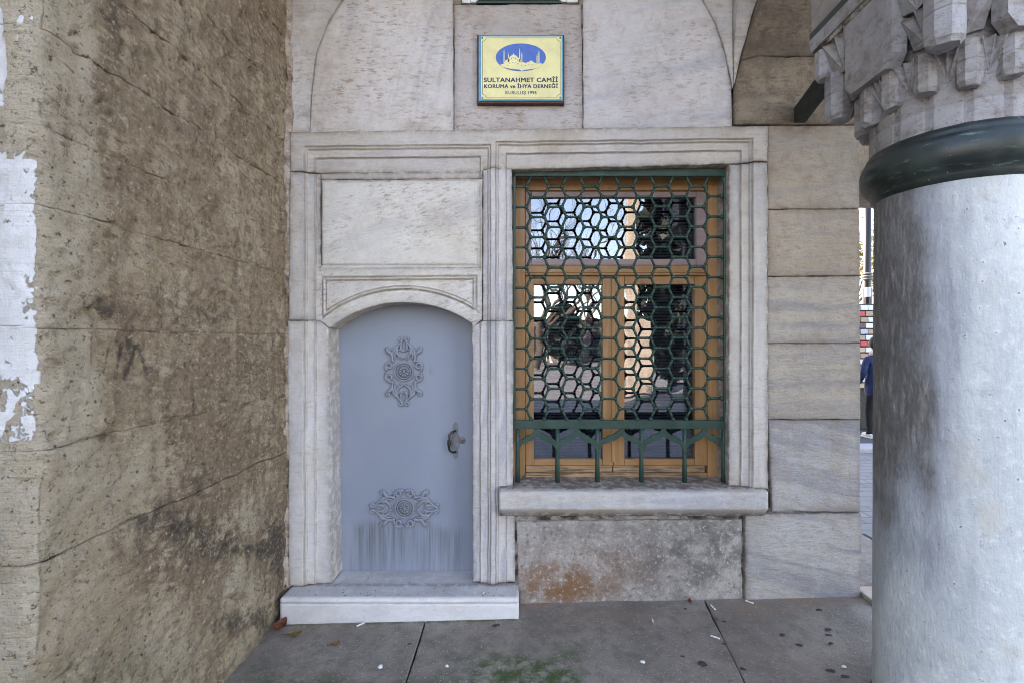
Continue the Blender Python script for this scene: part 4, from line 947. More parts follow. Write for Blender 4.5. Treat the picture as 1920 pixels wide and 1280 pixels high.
# lower tier: 16 prongs and folded niches between them
for k in range(16):
    a = R(11.25+22.5*k); u = Vector((math.cos(a), math.sin(a), 0)); t = Vector((-u.y, u.x, 0)); m = MB()
    zb = 2.552+rc.uniform(-.008, .010)
    hexp = [(.282, -.036), (.318, -.036), (.340, -.016), (.340, .016), (.318, .036), (.282, .036)]
    lv = [(2.705, 1.0), (2.640, 1.0), (2.636, .94), (2.630, 1.0), (zb+.018, 1.0), (zb, .82+rc.uniform(-.1, .05))]
    V = []
    for (z, s) in lv:
        for (rr, w) in hexp: V.append(cpt(*(u*(.30+(rr-.30)*s)+t*(w*s)).xy, z+(rc.uniform(-.006, .006) if z < 2.6 else 0)))
    Fs = [(i*6+j, i*6+(j+1) % 6, (i+1)*6+(j+1) % 6, (i+1)*6+j) for i in range(len(lv)-1) for j in range(6)]+[tuple(range(6)), tuple(len(lv)*6-1-j for j in range(6))]
    m.add(V, Fs); m.build('prong', MC, cap)
    # niche fan to the next prong
    b = R(11.25+22.5*(k+.5)); m = MB(); ap = Vector((math.cos(b)*.288, math.sin(b)*.288, 2.588))
    tops = []
    for q_ in range(5):
        aa = R(11.25+22.5*k+5.2+(22.5-10.4)*q_/4); rr = (.338, .312, .334, .312, .338)[q_]; tops.append(Vector((math.cos(aa)*rr, math.sin(aa)*rr, 2.705)))
    V = [cpt(*ap)]+[cpt(*p) for p in tops]; m.add(V, [(0, i, i+1) for i in range(1, 5)])
    lo0, lo1 = [Vector((math.cos(R(11.25+22.5*k+5.2+x))*.290, math.sin(R(11.25+22.5*k+5.2+x))*.290, 2.600)) for x in (0, 12.1)]
    m.add([cpt(*ap), cpt(*lo0), cpt(*tops[0]), cpt(*tops[4]), cpt(*lo1)], [(0, 1, 2), (0, 3, 4)])
    for p in tops: m.tube([cpt(*ap), cpt(*(ap.lerp(p, 1.0)))], .0022, 5)
    m.build('niche', MC, cap)
# upper tier: flat shields on the sides, hexagonal pendants at the corners, folded niches between
mb = MB(); mb.box(cpt(-.262, -.262, 2.70), cpt(.262, .262, 2.88)); mb.box(cpt(-.31, -.31, 2.881), cpt(.31, .31, 3.02)); mb.build('core', MC, cap)
for k in range(4):
    rot = Matrix.Rotation(R(90*k), 3, 'Z')
    def cp2(x, y, z):
        v = rot @ Vector((x, y, z)); return cpt(v.x, v.y, z)
    m = MB(); pl_ = [(-.135, 2.745), (-.10, 2.700), (.10, 2.700), (.135, 2.745), (.135, 3.02), (-.135, 3.02)]
    V = [cp2(x, -AH+.008, z) for x, z in pl_]+[cp2(x, -.30, z) for x, z in pl_]; nn = 6
    m.add(V, [tuple(range(nn)), tuple(range(2*nn-1, nn-1, -1))]+[(i, nn+i, nn+(i+1) % nn, (i+1) % nn) for i in range(nn)]); m.build('shield', MC, cap)
    for s in (-1, 1):                                   # fans left and right of the shield, upper and lower rank
        for (zt, zb_, rk) in ((3.02, 2.86, 0), (2.86, 2.725, 1)):
            m = MB(); yi = -.318 if rk == 0 else -.275; ap = (s*.205, yi, zb_); V = [cp2(*ap)]; xs_ = (.137, .175, .212, .250, .288) if rk == 0 else (.137, .165, .192, .220, .248)
            for q_, x in enumerate(xs_): V.append(cp2(s*x, -(AH-.004, AH-.034, AH-.010, AH-.034, AH-.004)[q_]+rk*.040, zt))
            m.add(V, [(0, i, i+1) for i in range(1, 5)]); m.add([cp2(*ap), cp2(s*.137, yi, zb_+.02), V[1], V[5], cp2(s*xs_[4], yi, zb_+.02)], [(0, 1, 2), (0, 3, 4)])
            for p in V[1:]: m.tube([V[0], p], .0024, 5)
            m.tube(V[1:], .004, 5); m.build('niche', MC, cap)
    for (co_, lv) in ((.327, [(3.02, .75), (2.90, .75), (2.885, .55)]), (.286, [(2.884, 1.0), (2.79, 1.0), (2.785, .94), (2.778, 1.0), (2.715, 1.0), (2.688, .95), (2.670, .72)])):
     m = MB(); cc = Vector((-co_, -co_, 0)); V = []
     for z, s in lv:
        for j in range(8):
            aa = R(22.5+45*j); V.append(cp2(cc.x+.062*s*math.cos(aa), cc.y+.062*s*math.sin(aa), z+(rc.uniform(-.004, .004) if z < 2.7 else 0)))
     m.add(V, [(i*8+j, i*8+(j+1) % 8, (i+1)*8+(j+1) % 8, (i+1)*8+j) for i in range(len(lv)-1) for j in range(8)]+[tuple(len(lv)*8-1-j for j in range(8))]); m.build('pendant', MC, cap)
# abacus mouldings, metal strip and impost
def sqring(name, h0, h1, z0, z1, mat, par): 
    m = MB(); V = [cpt(sx*h, sy*h, z) for h, z in ((h0, z0), (h1, z1)) for sx, sy in ((-1, -1), (1, -1), (1, 1), (-1, 1))]
    m.add(V, [(0, 1, 2, 3), (7, 6, 5, 4)]+[(i, (i+1) % 4, 4+(i+1) % 4, 4+i) for i in range(4)]); return m.build(name, mat, par)
sqring('abacus_lip', .362, .366, 3.021, 3.04, M['mortar'], cap); sqring('abacus', .372, .378, 3.041, 3.10, MC, cap); sqring('metal_strip', .376, .376, 3.101, 3.135, M['bronze'], cap); sqring('impost', .370, .372, 3.136, 3.62, M['marble_band'], cap)
mb = MB(); mb.box(cpt(-.37, -.37, 3.63), cpt(.37, .37, 5.2)); mb.build('arch_springer', M['rock'], colm)

# portico vault overhead (above the picture): arches on the column and a flat-sided vault shell
roof = thing('portico_roof', 'stone portico roof overhead, above the picture', 'roof', (.3, -.7, 4.9))
def arch_slab(name, p0, p1, zs_, rise, th_, wd, par):
    """round arch ring between two points, with a spandrel up to the flat top"""
    a_, b_ = Vector(p0), Vector(p1); L_ = (b_-a_).length; t_ = (b_-a_)/L_; nrm = Vector((-t_.y, t_.x, 0)); n_ = 20; V = []
    for i in range(n_+1):
        f = i/n_; zz_ = zs_+rise*math.sqrt(max(0, 1-(2*f-1)**2)); p = a_+t_*L_*f
        for s_ in (-1, 1): V += [(p.x+nrm.x*wd*s_, p.y+nrm.y*wd*s_, zz_), (p.x+nrm.x*wd*s_, p.y+nrm.y*wd*s_, zs_+rise+th_)]
    Fs = []
    for i in range(n_):
        k = i*4; Fs += [(k, k+4, k+5, k+1), (k+2, k+3, k+7, k+6), (k, k+2, k+6, k+4), (k+1, k+5, k+7, k+3)]
    m = MB(); m.add(V, Fs); return m.build(name, M['rock'], par)
arch_slab('arch', (CXc-.35, CYc, 0), (PX+.02, CYc-.2, 0), 3.7, 1.1, .3, .28, roof)
arch_slab('arch', (CXc+.35, CYc, 0), (CXc+3.4, CYc, 0), 3.7, 1.1, .3, .28, roof)
arch_slab('arch', (CXc, CYc+.35, 0), (CXc, .02, 0), 4.0, .8, .3, .28, roof)
mb = MB(); mb.box((PX-1.2, -1.75, 5.12), (CXc+3.6, .3, 5.3)); mb.build('roof_slab', M['rock'], roof)

# iron tie bar from the wall to the capital
mb = MB(); a = Vector(at(1497, 220, 0)); b = Vector((CXc-.02, CYc+.30, 3.30)); dv = (b-a).normalized(); sd_ = dv.cross(Vector((0, 0, 1))).normalized(); up_ = sd_.cross(dv)
pts = [a-dv*.05, b]; V = []
for p in pts:
    for (i, j) in ((-1, -1), (1, -1), (1, 1), (-1, 1)): V.append(p+sd_*.036*i+up_*.042*j)
mb.add(V, [(0, 1, 2, 3), (7, 6, 5, 4)]+[(i, (i+1) % 4, 4+(i+1) % 4, 4+i) for i in range(4)])
tag(mb.build('tie_bar', M['tie_iron']), 'dark square iron tie bar running from wall hole to column capital', 'tie bar')

# ================================================================== PLAQUE
SY = -.05
pq = thing('plaque', 'yellow enamel mosque association plaque with blue oval emblem on brown board', 'sign', at(976, 193, 0))
def prect(name, x0, x1, y0, y1, ya, yb, mat, bev=.001):
    m = MB(); m.box((wx(x0, ya), ya, wz(y1, ya)), (wx(x1, ya), yb, wz(y0, ya)), bev); return m.build(name, mat, pq)
prect('board', 894, 1058, 66, 194, SY+.012, .006, M['board'], .003)
prect('blue_plate', 897.5, 1055.5, 67, 189.5, SY+.006, SY+.0118, M['sign_edge'])
prect('yellow_plate', 902, 1053, 69, 187, SY, SY+.0058, M['yellow'])
def flat(name, loops, mat, y, par=pq):
    """flat print: one or more px polygons, 1 mm thick"""
    m = MB()
    for lp in loops: m.prism([(wx(a, y), wz(b, y)) for a, b in lp], y, y+.0008)
    return m.build(name, mat, par)
Y1 = SY-.0012
ell = [(976.5+47*math.cos(t), 108+26*math.sin(t)) for t in np.linspace(0, 2*math.pi, 64, endpoint=False)]
flat('emblem_oval', [ell], M['sign_blue'], Y1)
Y2 = SY-.0024
sil = [(938, 122), (944, 120), (948, 114), (953, 111), (957, 106), (962, 103), (963, 100), (964, 103), (969, 106), (974, 111), (978, 115), (983, 118), (987, 119), (988, 116), (990, 118), (993, 115), (997, 114), (1001, 118), (1007, 119), (1015, 119), (1018, 122), (1012, 126), (1004, 129), (996, 130), (988, 131), (978, 133.4), (974, 131), (960, 130), (950, 128), (942, 126)]
flat('emblem_mosque', [sil], M['yellow'], Y2)
mins = [(945, 92, 119), (953.5, 99, 117), (974.5, 90, 117), (978.5, 97, 117), (1007, 100, 120), (1010.5, 94, 120)]
for x, t, b in mins: flat('minaret', [[(x-.9, b), (x-.8, t+6), (x-1.1, t+6), (x-.6, t+5), (x, t), (x+.6, t+5), (x+1.1, t+6), (x+.8, t+6), (x+.9, b)] ], M['yellow'], Y2)
flat('emblem_windows', [[(x-.8, y-.5), (x+.8, y-.5), (x+.8, y+.6), (x-.8, y+.6)] for x, y in ((955, 113), (959, 110), (963, 108), (967, 110), (971, 113), (956, 119), (961, 118), (966, 118), (971, 120), (952, 123), (978, 124), (985, 123), (992, 121), (998, 122))], M['sign_blue'], Y2-.0010)
# thin inner border with scalloped corners
bx0, bx1, by0, by1, rr_ = 904.8, 1050.5, 71.5, 184, 6.5
path = []
for (cx, cy, a0) in ((bx0, by0, 0), (bx0, by1, -90), (bx1, by1, 180), (bx1, by0, 90)):
    for q_ in range(9): t = R(a0+90*q_/8); path.append((cx+rr_*math.cos(t), cy+rr_*math.sin(t)))
m = MB(); path.append(path[0]); P3 = [Vector((wx(a, Y1), Y1, wz(b, Y1))) for a, b in path]
for p, q_ in zip(P3[:-1], P3[1:]):
    dv = (q_-p); 
    if dv.length < 1e-6: continue
    nn_ = Vector((-dv.z, 0, dv.x)).normalized()*.0011; m.add([p-nn_, q_-nn_, q_+nn_, p+nn_], [(0, 1, 2, 3)])
m.build('border_line', M['sign_ink'], pq)
for k, (cx, cy) in enumerate(((904.5, 71.8), (1050.5, 71.8), (904.5, 184), (1050.5, 184))):
    m = MB(); m.lathe([(0, -.007), (.0035, -.0065), (.0052, -.004), (.0055, 0)], tuple(at(cx, cy, SY)), 12, 'Y'); m.build('bolt', M['bolt'], pq, True)
def text(body, x0, x1, ybase, cap_px, bold, name):
    """lettering as flat mesh print; bold letters are several prints shifted by a hair, each 0.1 mm above the last"""
    c = bpy.data.curves.new('txt', 'FONT'); c.body = body; c.size = 1; c.extrude = 0; c.resolution_u = 3; c.space_character = 1.06
    o = bpy.data.objects.new('txt', c); COL.objects.link(o); bpy.context.view_layer.update()
    me = bpy.data.meshes.new_from_object(o.evaluated_get(bpy.context.evaluated_depsgraph_get())); bpy.data.objects.remove(o)
    co = np.zeros(len(me.vertices)*3); me.vertices.foreach_get('co', co); co = co.reshape(-1, 3)
    fs = [tuple(p.vertices) for p in me.polygons]; mn, mx = co[:, 0].min(), co[:, 0].max(); m = MB(); k = 0
    for ox in ([0] if not bold else [-bold, 0, bold]):
        for oz in ([0] if not bold else [-bold*.35, bold*.35]):
            X = wx(x0, Y1)+(co[:, 0]-mn)/(mx-mn)*(wx(x1, Y1)-wx(x0, Y1))+ox*(D+Y1)/F; Z = wz(ybase, Y1)+co[:, 1]/.69*cap_px*(D+Y1)/F+oz*(D+Y1)/F
            m.add(np.stack([X, np.full_like(X, Y1-.0001*k), Z], -1).tolist(), fs); k += 1
    return m.build(name, M['sign_ink'], pq)
text('SULTANAHMET CAMİİ', 907.5, 1046, 154.3, 8.0, .40, 'lettering')
text('KORUMA ve İHYA DERNEĞİ', 908, 1046, 165.6, 6.9, .36, 'lettering')
text('KURULUŞ 1996', 948, 1006, 177.2, 6.2, .12, 'lettering')

# ================================================================== LITTER ON THE PAVEMENT AND STEP
def gp(px, py):                                         # photo pixel -> point on the pavement
    z = 0.0
    for _ in range(6):
        d = (H-z)*F/(py-CY); X = (px-CX)*d/F; z = GZ(X)
    return Vector((X, d-D, z))
def cig(p0, p1, label, half=False, z=None):
    a, b = (gp(*p0), gp(*p1)) if z is None else (Vector((wx(p0[0], -.13), -.13, z)), Vector((wx(p1[0], -.11), -.125, z)))
    L_ = max((b-a).length, .02); dv = (b-a).normalized(); r = .0042; a.z += r+.0035; b = a+dv*L_; b.z = a.z
    e = thing('cigarette_butt', label, 'cigarette butt', a, 'cigarette butts on the ground')
    m = MB(); m.tube([a, a+dv*L_*.68], r, 10); m.build('paper', M['paper_white'], e, True)
    m = MB(); m.tube([a+dv*L_*.68, b], r*1.02, 10); m.build('filter', M['paper_white'] if not half else M['filter'], e, True)
    m = MB(); m.tube([a-dv*.004, a+dv*.001], r*.9, 8); m.build('ash', M['ash'], e, True)
cig((668, 1176), (683, 1169), 'white cigarette butt lying on pavement in front of the doorstep')
cig((1223, 1162), (1226, 1171), 'short white cigarette butt standing out below the plinth middle', True)
cig((1331, 1134), (1341, 1144), 'white cigarette butt close to the paving joint by the wall')
cig((1414, 1133), (1397, 1127), 'white cigarette butt at the foot of the right corner stone', False)
cig((1332, 1193), (1350, 1199), 'long white cigarette butt beside the joint, nearest the viewer')
cig((909, 1113), (905, 1103), 'brown cigarette stub on the right end of the doorstep', True, .121)
def leaf(px, py, L_, W_, ang, mat, label, curl=.012, stem=None):
    c = gp(px, py); e = thing('fallen_leaf', label, 'leaf', c, 'fallen leaves on the pavement'); n_, m_ = 13, 9
    u = np.linspace(0, 1, n_); v = np.linspace(-1, 1, m_); U, V = np.meshgrid(u, v, indexing='ij')
    w = W_*np.sin(np.pi*U**.8)**.8*(1+.12*np.sin(U*40)); x = (U-.5)*L_; y = V*w*.5; z = .004+curl*(np.abs(V)**1.5*.8+1.2*(U-.5)**2*2)+.002*np.sin(U*9)
    ca, sa = math.cos(ang), math.sin(ang)
    P = np.stack([c.x+x*ca-y*sa, c.y+x*sa+y*ca, c.z+z+.003], -1).reshape(-1, 3)
    link('blade', npmesh('blade', P, [gridq(n_, m_)], True), mat, e)
    s0 = Vector(P[(m_//2)].tolist()); dv = Vector((-ca, -sa, 0)); m = MB(); m.tube([s0-dv*L_*.4+Vector((0, 0, .002)), s0, s0+dv*L_*.35+Vector((0, 0, .004)), s0+dv*L_*.7], [.0012, .0014, .0012, .001], 5); m.build('stalk', M['debris'], e)
leaf(526, 1178, .085, .075, R(70), M['leaf_red'], 'dark red fallen leaf against the pier foot by the doorstep', .03)
leaf(554, 1192, .075, .055, R(10), M['leaf_olive'], 'curled olive-brown fallen leaf beside the red one', .014)
leaf(628, 1209, .050, .042, R(35), M['leaf_brown'], 'small orange-brown fallen leaf alone on the pavement', .008)
leaf(1293, 1130, .035, .028, R(80), M['leaf_red'], 'tiny rust-coloured fallen leaf under the plinth', .012)
def blob(name, px, py, r, mat, label, cat, group, h=.0016, asp=1.25, seed=0):
    c = gp(px, py); n_ = 18; rnd_ = random.Random(seed*13+5); ph = [rnd_.uniform(0, 6.28) for _ in range(3)]; m = MB(); V = [(c.x, c.y, c.z+.0035+h)]
    for ring, hh in ((.6, .9), (1.0, 0.0)):
        for i in range(n_):
            t = 2*math.pi*i/n_; q_ = r*ring*(1+.16*math.sin(2*t+ph[0])+.10*math.sin(3*t+ph[1])+.06*math.sin(5*t+ph[2])); X = c.x+q_*math.cos(t)*asp; V.append((X, c.y+q_*math.sin(t), GZ(X)+.0030+h*hh))
    m.add(V, [(0, 1+i, 1+(i+1) % n_) for i in range(n_)]+[(1+i, 1+n_+i, 1+n_+(i+1) % n_, 1+(i+1) % n_) for i in range(n_)])
    return tag(m.build(name, mat, None, True), label, cat, group)
gum = [(1317, 1244, .030, 'large dark gum spot left of the long paving joint, near the viewer'), (1536, 1143, .022, 'dark gum spot close to the wall below the right corner stone'), (1553, 1180, .024, 'upper of two dark gum spots almost touching near the column'), (1554, 1190, .018, 'lower of two dark gum spots almost touching near the column'),
       (1558, 1206, .018, 'dark gum spot just below the touching pair by the column'), (1467, 1190, .020, 'dark gum spot midway between paving joint and column'), (1499, 1209, .020, 'dark gum spot right of midway, nearer the viewer than the pair'), (1558, 1257, .024, 'dark gum spot at the lower right beside the column'),
       (1584, 1268, .022, 'dark gum spot lowest of all beside the column'), (1393, 1254, .018, 'dark gum spot right on the long paving joint'), (1357, 1207, .012, 'small gum spot beside the longest cigarette butt'), (1342, 1160, .012, 'left of two small gum spots right of the joint top'), (1358, 1165, .014, 'right of two small gum spots right of the joint top'),
       (1285, 1141, .012, 'small gum spot under the plinth beside the tiny leaf'), (1280, 1230, .012, 'small gum spot just above the large one left of the joint'), (930, 1172, .026, 'gum spot before the right end of the doorstep'), (768, 1207, .014, 'gum spot touching the joint below the doorstep')]
for k, (a, b, r, lb) in enumerate(gum): blob('gum_spot', a, b, r*.62, M['gum'], lb, 'gum spot', 'dark gum spots on the pavement', .0012, 1.3, k)
scr = [(1205, 1241, .012, 'crumpled white paper scrap on mossy pavement below the window', 7), (1582, 1250, .010, 'tiny white paper scrap near the column foot', 8), (838, 1249, .009, 'pale paper scrap on pavement right of the door joint', 9), (713, 1250, .014, 'smeared grey-white scrap on pavement left of the joint', 10)]
for a, b, r, lb, sd2 in scr: blob('paper_scrap', a, b, r, M['paper_white'], lb, 'paper scrap', 'paper scraps on the pavement', .006, 1.0, sd2)
# bits of dirt on the step and sill
dbr = MB(); rd = random.Random(8)
for k in range(46):
    X = rd.uniform(SX0+.05, SX1-.05); Y = -.15+abs(rd.gauss(0, .09)); Y = min(Y, .14)
    if Y > -.03 and not (wx(620) < X < wx(882)): Y = rd.uniform(-.15, -.035)
    r = rd.uniform(.002, .006); zt = .118-(Y+.15)*.0267+.0015; a = rd.uniform(0, 3.14)
    dbr.tube([(X-r*math.cos(a), Y-r*math.sin(a), zt+.001), (X, Y, zt+.002), (X+r*math.cos(a), Y+r*math.sin(a), zt+.001)], [.0008, .0020, .0007], 5)
o = dbr.build('leaf_crumbs', M['debris']); o['kind'] = 'stuff'; o['label'] = 'dark crumbs of dirt scattered over the doorstep'; o['category'] = 'debris'
# pale corner stone at the foot of the wall's right end
mb = MB(); c = gp(1630, 1122); mb.box((c.x-.03, c.y-.10, c.z-.05), (c.x+.20, c.y+.10, c.z+.03), .012); tag(mb.build('kerb_stone', M['marble_warm']), 'pale low stone at the foot of the right wall corner', 'stone')

# ================================================================== STREET SEEN PAST THE CORNER
M['lamp'] = plain('lamp_post_paint', (.012, .012, .016), .35, .2, 20, .2)
M['lamp_ring'] = plain('lamp_ring', (.16, .16, .155), .5, .2, 30, .3)
M['paper_blue'] = plain('notice_paper', (.55, .60, .70), .8, .05, 30, .1)
M['asphalt'] = plain('asphalt', (.055, .057, .065), .85, .25, 40, .6)
M['kerb'] = plain('granite_kerb', (.33, .33, .34), .8, .15, 25, .5)
M['line'] = plain('yellow_line', (.55, .34, .05), .7, .15, 30, .2)
SG = -.03
roadx0, roadx1 = 2.4, 30
mb = MB(); mb.add([(2.1, .98, SG), (30, .98, SG), (30, 4.2, SG), (2.1, 4.2, SG)], [(0, 1, 2, 3)]); fp = mb.build('footpath', M['plaza']); fp['kind'] = 'structure'
mb = MB(); mb.box((2.1, 4.2, -.15), (30, 4.62, SG+.06), .02); kb = mb.build('kerb', M['kerb']); kb['kind'] = 'structure'
mb = MB(); mb.add([(2.1, 4.63, -.12), (30, 4.63, -.12), (30, 11.5, -.12), (2.1, 11.5, -.12)], [(0, 1, 2, 3)]); rd_ = mb.build('road', M['asphalt']); rd_['kind'] = 'structure'
mb = MB(); mb.box((2.1, 8.1, -.117), (30, 8.22, -.112)); rl = mb.build('road_marking', M['line']); rl['kind'] = 'structure'
mb = MB(); mb.box((2.1, 11.5, -.15), (30, 40, -.02)); sq = mb.build('square', M['plaza']); sq['kind'] = 'structure'

def P3at(px, d): return (px-CX)*d/F                    # lateral position of a pixel at depth d
# souvenir rack: shelves leaning back, every packet its own piece
dk = 9.6; ky = dk-D; kx0 = P3at(1606, dk); kzb, kzt = .25, H+(640-570)*dk/F
rack = thing('souvenir_rack', 'tall street rack filled with rows of colourful souvenir packets', 'rack', (kx0+.5, ky, -.12))
m = MB(); m.box((kx0-.02, ky+.05, -.12), (kx0+1.3, ky+.30, kzt), .01); m.build('back_board', M['tie_iron'], rack)
pc = [plain('packet_'+n_, c_, .5, .12, 30, .1) for n_, c_ in (('white', (.62, .66, .72)), ('red', (.55, .05, .06)), ('tan', (.36, .25, .17)), ('blue', (.30, .42, .62)), ('maroon', (.12, .05, .05)), ('pale', (.58, .62, .58)), ('sand', (.45, .36, .26)))]
rk = random.Random(21); zr = kzt-.015; row = 0; hrow = .118
seq = [[0, 0, 2, 0, 3], [1, 2, 1, 0, 2], [2, 5, 2, 4, 0], [4, 0, 5, 1, 2], [3, 2, 0, 2, 5], [2, 0, 6, 0, 1], [1, 2, 0, 3, 2], [6, 0, 2, 5, 0], [2, 1, 3, 0, 2], [0, 2, 6, 1, 0], [4, 5, 0, 2, 1], [2, 6, 1, 0, 3], [0, 3, 2, 4, 2], [6, 2, 0, 1, 5]]
pmesh = {}
while zr > .3 and row < 14:
    x = kx0+(.02 if row % 2 else .07); k = 0
    m = MB(); m.box((kx0, ky-.015, zr-hrow-.004), (kx0+1.25, ky+.05, zr-hrow+.004)); m.build('shelf', M['tie_iron'], rack)
    while x < kx0+1.15:
        ci_ = seq[row][k % 5]
        if ci_ not in pmesh:
            m = MB(); m.box((-.072, -.018, -.048), (.072, .018, .048), .004); m.box((-.055, -.0195, -.012), (.02, -.0185, .026)); q_ = m.mesh('packet'); q_.materials.append(pc[ci_]); pmesh[ci_] = q_
        place('packet', pmesh[ci_], (x+.078, ky+.012+rk.uniform(-.004, .004), zr-hrow/2-.003), rack, 1, (R(-6), R(rk.uniform(-2, 2)), 0)); x += .156; k += 1
    zr -= hrow; row += 1
# lamp post behind the rack
dl = 13.0; ly = dl-D; lx = P3at(1626.5, dl)
lamp = thing('lamp_post', 'tall black fluted lamp post with ringed collar and pinned notice', 'lamp post', (lx, ly, -.02))
m = MB(); n_ = 40; prof_ = [(.085, 3.28), (.085, 3.26)]
V = []; zs = [-.02, .9, 3.05]
for zz_ in zs:
    for i in range(n_): t = 2*math.pi*i/n_; rr = .108*(1+.05*math.cos(10*t)); V.append((lx+rr*math.cos(t), ly+rr*math.sin(t), zz_))
m.add(V, [(a*n_+i, a*n_+(i+1) % n_, (a+1)*n_+(i+1) % n_, (a+1)*n_+i) for a in range(2) for i in range(n_)]); m.build('lower_post', M['lamp'], lamp, True)
m = MB(); m.lathe([(.094, 3.0), (.090, 6.5), (.0, 6.52)], (lx, ly, 0), 20); m.build('upper_post', M['lamp'], lamp, True)
zr_ = H+(640-519)*dl/F
for dz_ in (-.07, 0, .07):
    m = MB(); m.lathe([(.09, -.03), (.132, -.022), (.145, 0), (.132, .022), (.09, .03)], (lx, ly, zr_+dz_), 24); m.build('ring', M['lamp_ring'], lamp, True)
zn = H+(640-549)*dl/F; m = MB(); V = []
for zz_ in (zn-.13, zn+.13):
    for i in range(7): t = R(-165+i*14); V.append((lx+.116*math.cos(t), ly+.116*math.sin(t), zz_+.012*i/6))
m.add(V, [(i, i+1, 8+i, 7+i) for i in range(6)]); m.build('notice', M['paper_blue'], lamp)
m = MB(); m.sphere((lx, ly, 6.7), .2, 16, 10); m.build('globe', M['white_paint'], lamp, True)

# person in navy jacket walking away, seen from behind
dp = 8.75; pyy = dp-D; pxx = P3at(1646, dp); pz = -.12
per = thing('person', 'person in navy blue jacket and dark trousers at the souvenir rack', 'person', (pxx, pyy, pz))
def skin(name, nodes, edges, mats, matfn, parent, sub=2):
    me = bpy.data.meshes.new(name); me.from_pydata([n_[0] for n_ in nodes], edges, []); o = link(name, me, None, parent)
    o.location = (pxx, pyy, pz) if parent is None else Vector((pxx, pyy, pz))-Vector((0, 0, 0)); 
    o.matrix_parent_inverse = Matrix.Translation(-wpos(parent))
    md = o.modifiers.new('s', 'SKIN'); md.use_smooth_shade = True; ss = o.modifiers.new('b', 'SUBSURF'); ss.levels = sub; ss.render_levels = sub
    for i, n_ in enumerate(nodes):
        sv_ = me.skin_vertices[0].data[i]; sv_.radius = n_[1] if isinstance(n_[1], tuple) else (n_[1], n_[1]); sv_.use_root = (i == 0)
    bpy.context.view_layer.update(); dg = bpy.context.evaluated_depsgraph_get(); nm = bpy.data.meshes.new_from_object(o.evaluated_get(dg)); o.modifiers.clear(); o.data = nm
    nm.materials.clear()
    for q_ in mats: nm.materials.append(q_)
    if matfn:
        for f in nm.polygons: f.material_index = matfn(f.center)
    nm.polygons.foreach_set('use_smooth', [True]*len(nm.polygons)); return o
M['navy'] = plain('navy_jacket', (.012, .028, .095), .75, .3, 9, .8); M['trouser'] = plain('dark_trousers', (.012, .012, .016), .85, .2, 12, .5); M['skin'] = plain('skin', (.42, .26, .19), .55, .08, 20, .1); M['shoe'] = plain('white_shoes', (.62, .63, .63), .6, .08, 30, .2); M['cap'] = plain('dark_hair', (.012, .012, .018), .7, .3, 40, .6); M['scarf'] = plain('pale_scarf', (.52, .52, .50), .85, .2, 25, .5)
nodes = [((0, 0, .98), (.165, .125)), ((0, 0, 1.15), (.17, .13)), ((0, .01, 1.36), (.185, .125)), ((0, .02, 1.48), (.10, .085)), ((0, .03, 1.56), (.058, .06)), ((0, .05, 1.66), (.078, .095)), ((0, .055, 1.76), (.070, .085)),
         ((-.19, .02, 1.43), .072), ((-.265, .0, 1.18), .060), ((-.24, .16, 1.00), .048), ((-.23, .22, .97), .036), ((-.225, .27, .96), .024),
         ((.19, .02, 1.43), .072), ((.265, .02, 1.18), .060), ((.25, .14, .98), .048), ((.245, .20, .95), .036), ((.24, .25, .94), .024),
         ((-.10, 0, .86), .105), ((-.12, .06, .50), .070), ((-.13, .02, .10), .050), ((-.13, .12, .035), .036), ((.10, 0, .86), .105), ((.12, -.06, .50), .070), ((.13, -.20, .12), .050), ((.13, -.11, .04), .036)]
edges = [(0, 1), (1, 2), (2, 3), (3, 4), (4, 5), (5, 6), (2, 7), (7, 8), (8, 9), (9, 10), (10, 11), (2, 12), (12, 13), (13, 14), (14, 15), (15, 16), (0, 17), (17, 18), (18, 19), (19, 20), (0, 21), (21, 22), (22, 23), (23, 24)]
def pm(c):
    if c.z > 1.535: return 2
    if abs(c.x) > .15 and c.y > .185 and c.z < 1.05: return 2
    if c.z > .82 : return 0
    return 1
body = skin('body', nodes, edges, [M['navy'], M['trouser'], M['skin']], pm, per)
off = Vector((pxx, pyy, pz))
m = MB(); m.sphere(off+Vector((0, .035, 1.725)), .118, 16, 12, (.92, 1.08, 1.08)); m.build('hair', M['cap'], per, True)
m = MB(); m.lathe([(.075, 1.50), (.115, 1.49), (.125, 1.53), (.105, 1.58), (.075, 1.59)], (pxx, pyy+.02, pz), 18); m.build('scarf', M['scarf'], per, True)
for sx, yo in ((-.13, .06), (.13, -.17)):
    m = MB(); m.sphere(off+Vector((sx, yo+.03, .05)), .05, 12, 8, (.95, 2.7, 1.0)); m.box(off+Vector((sx-.046, yo-.10, .0)), off+Vector((sx+.046, yo+.165, .03)), .012); m.build('shoe', M['shoe'], per, True)
m = MB(); m.lathe([(.19, .78), (.205, .85), (.20, 1.0), (.19, 1.12)], (pxx, pyy, pz), 20); m.build('jacket_hem', M['navy'], per, True)

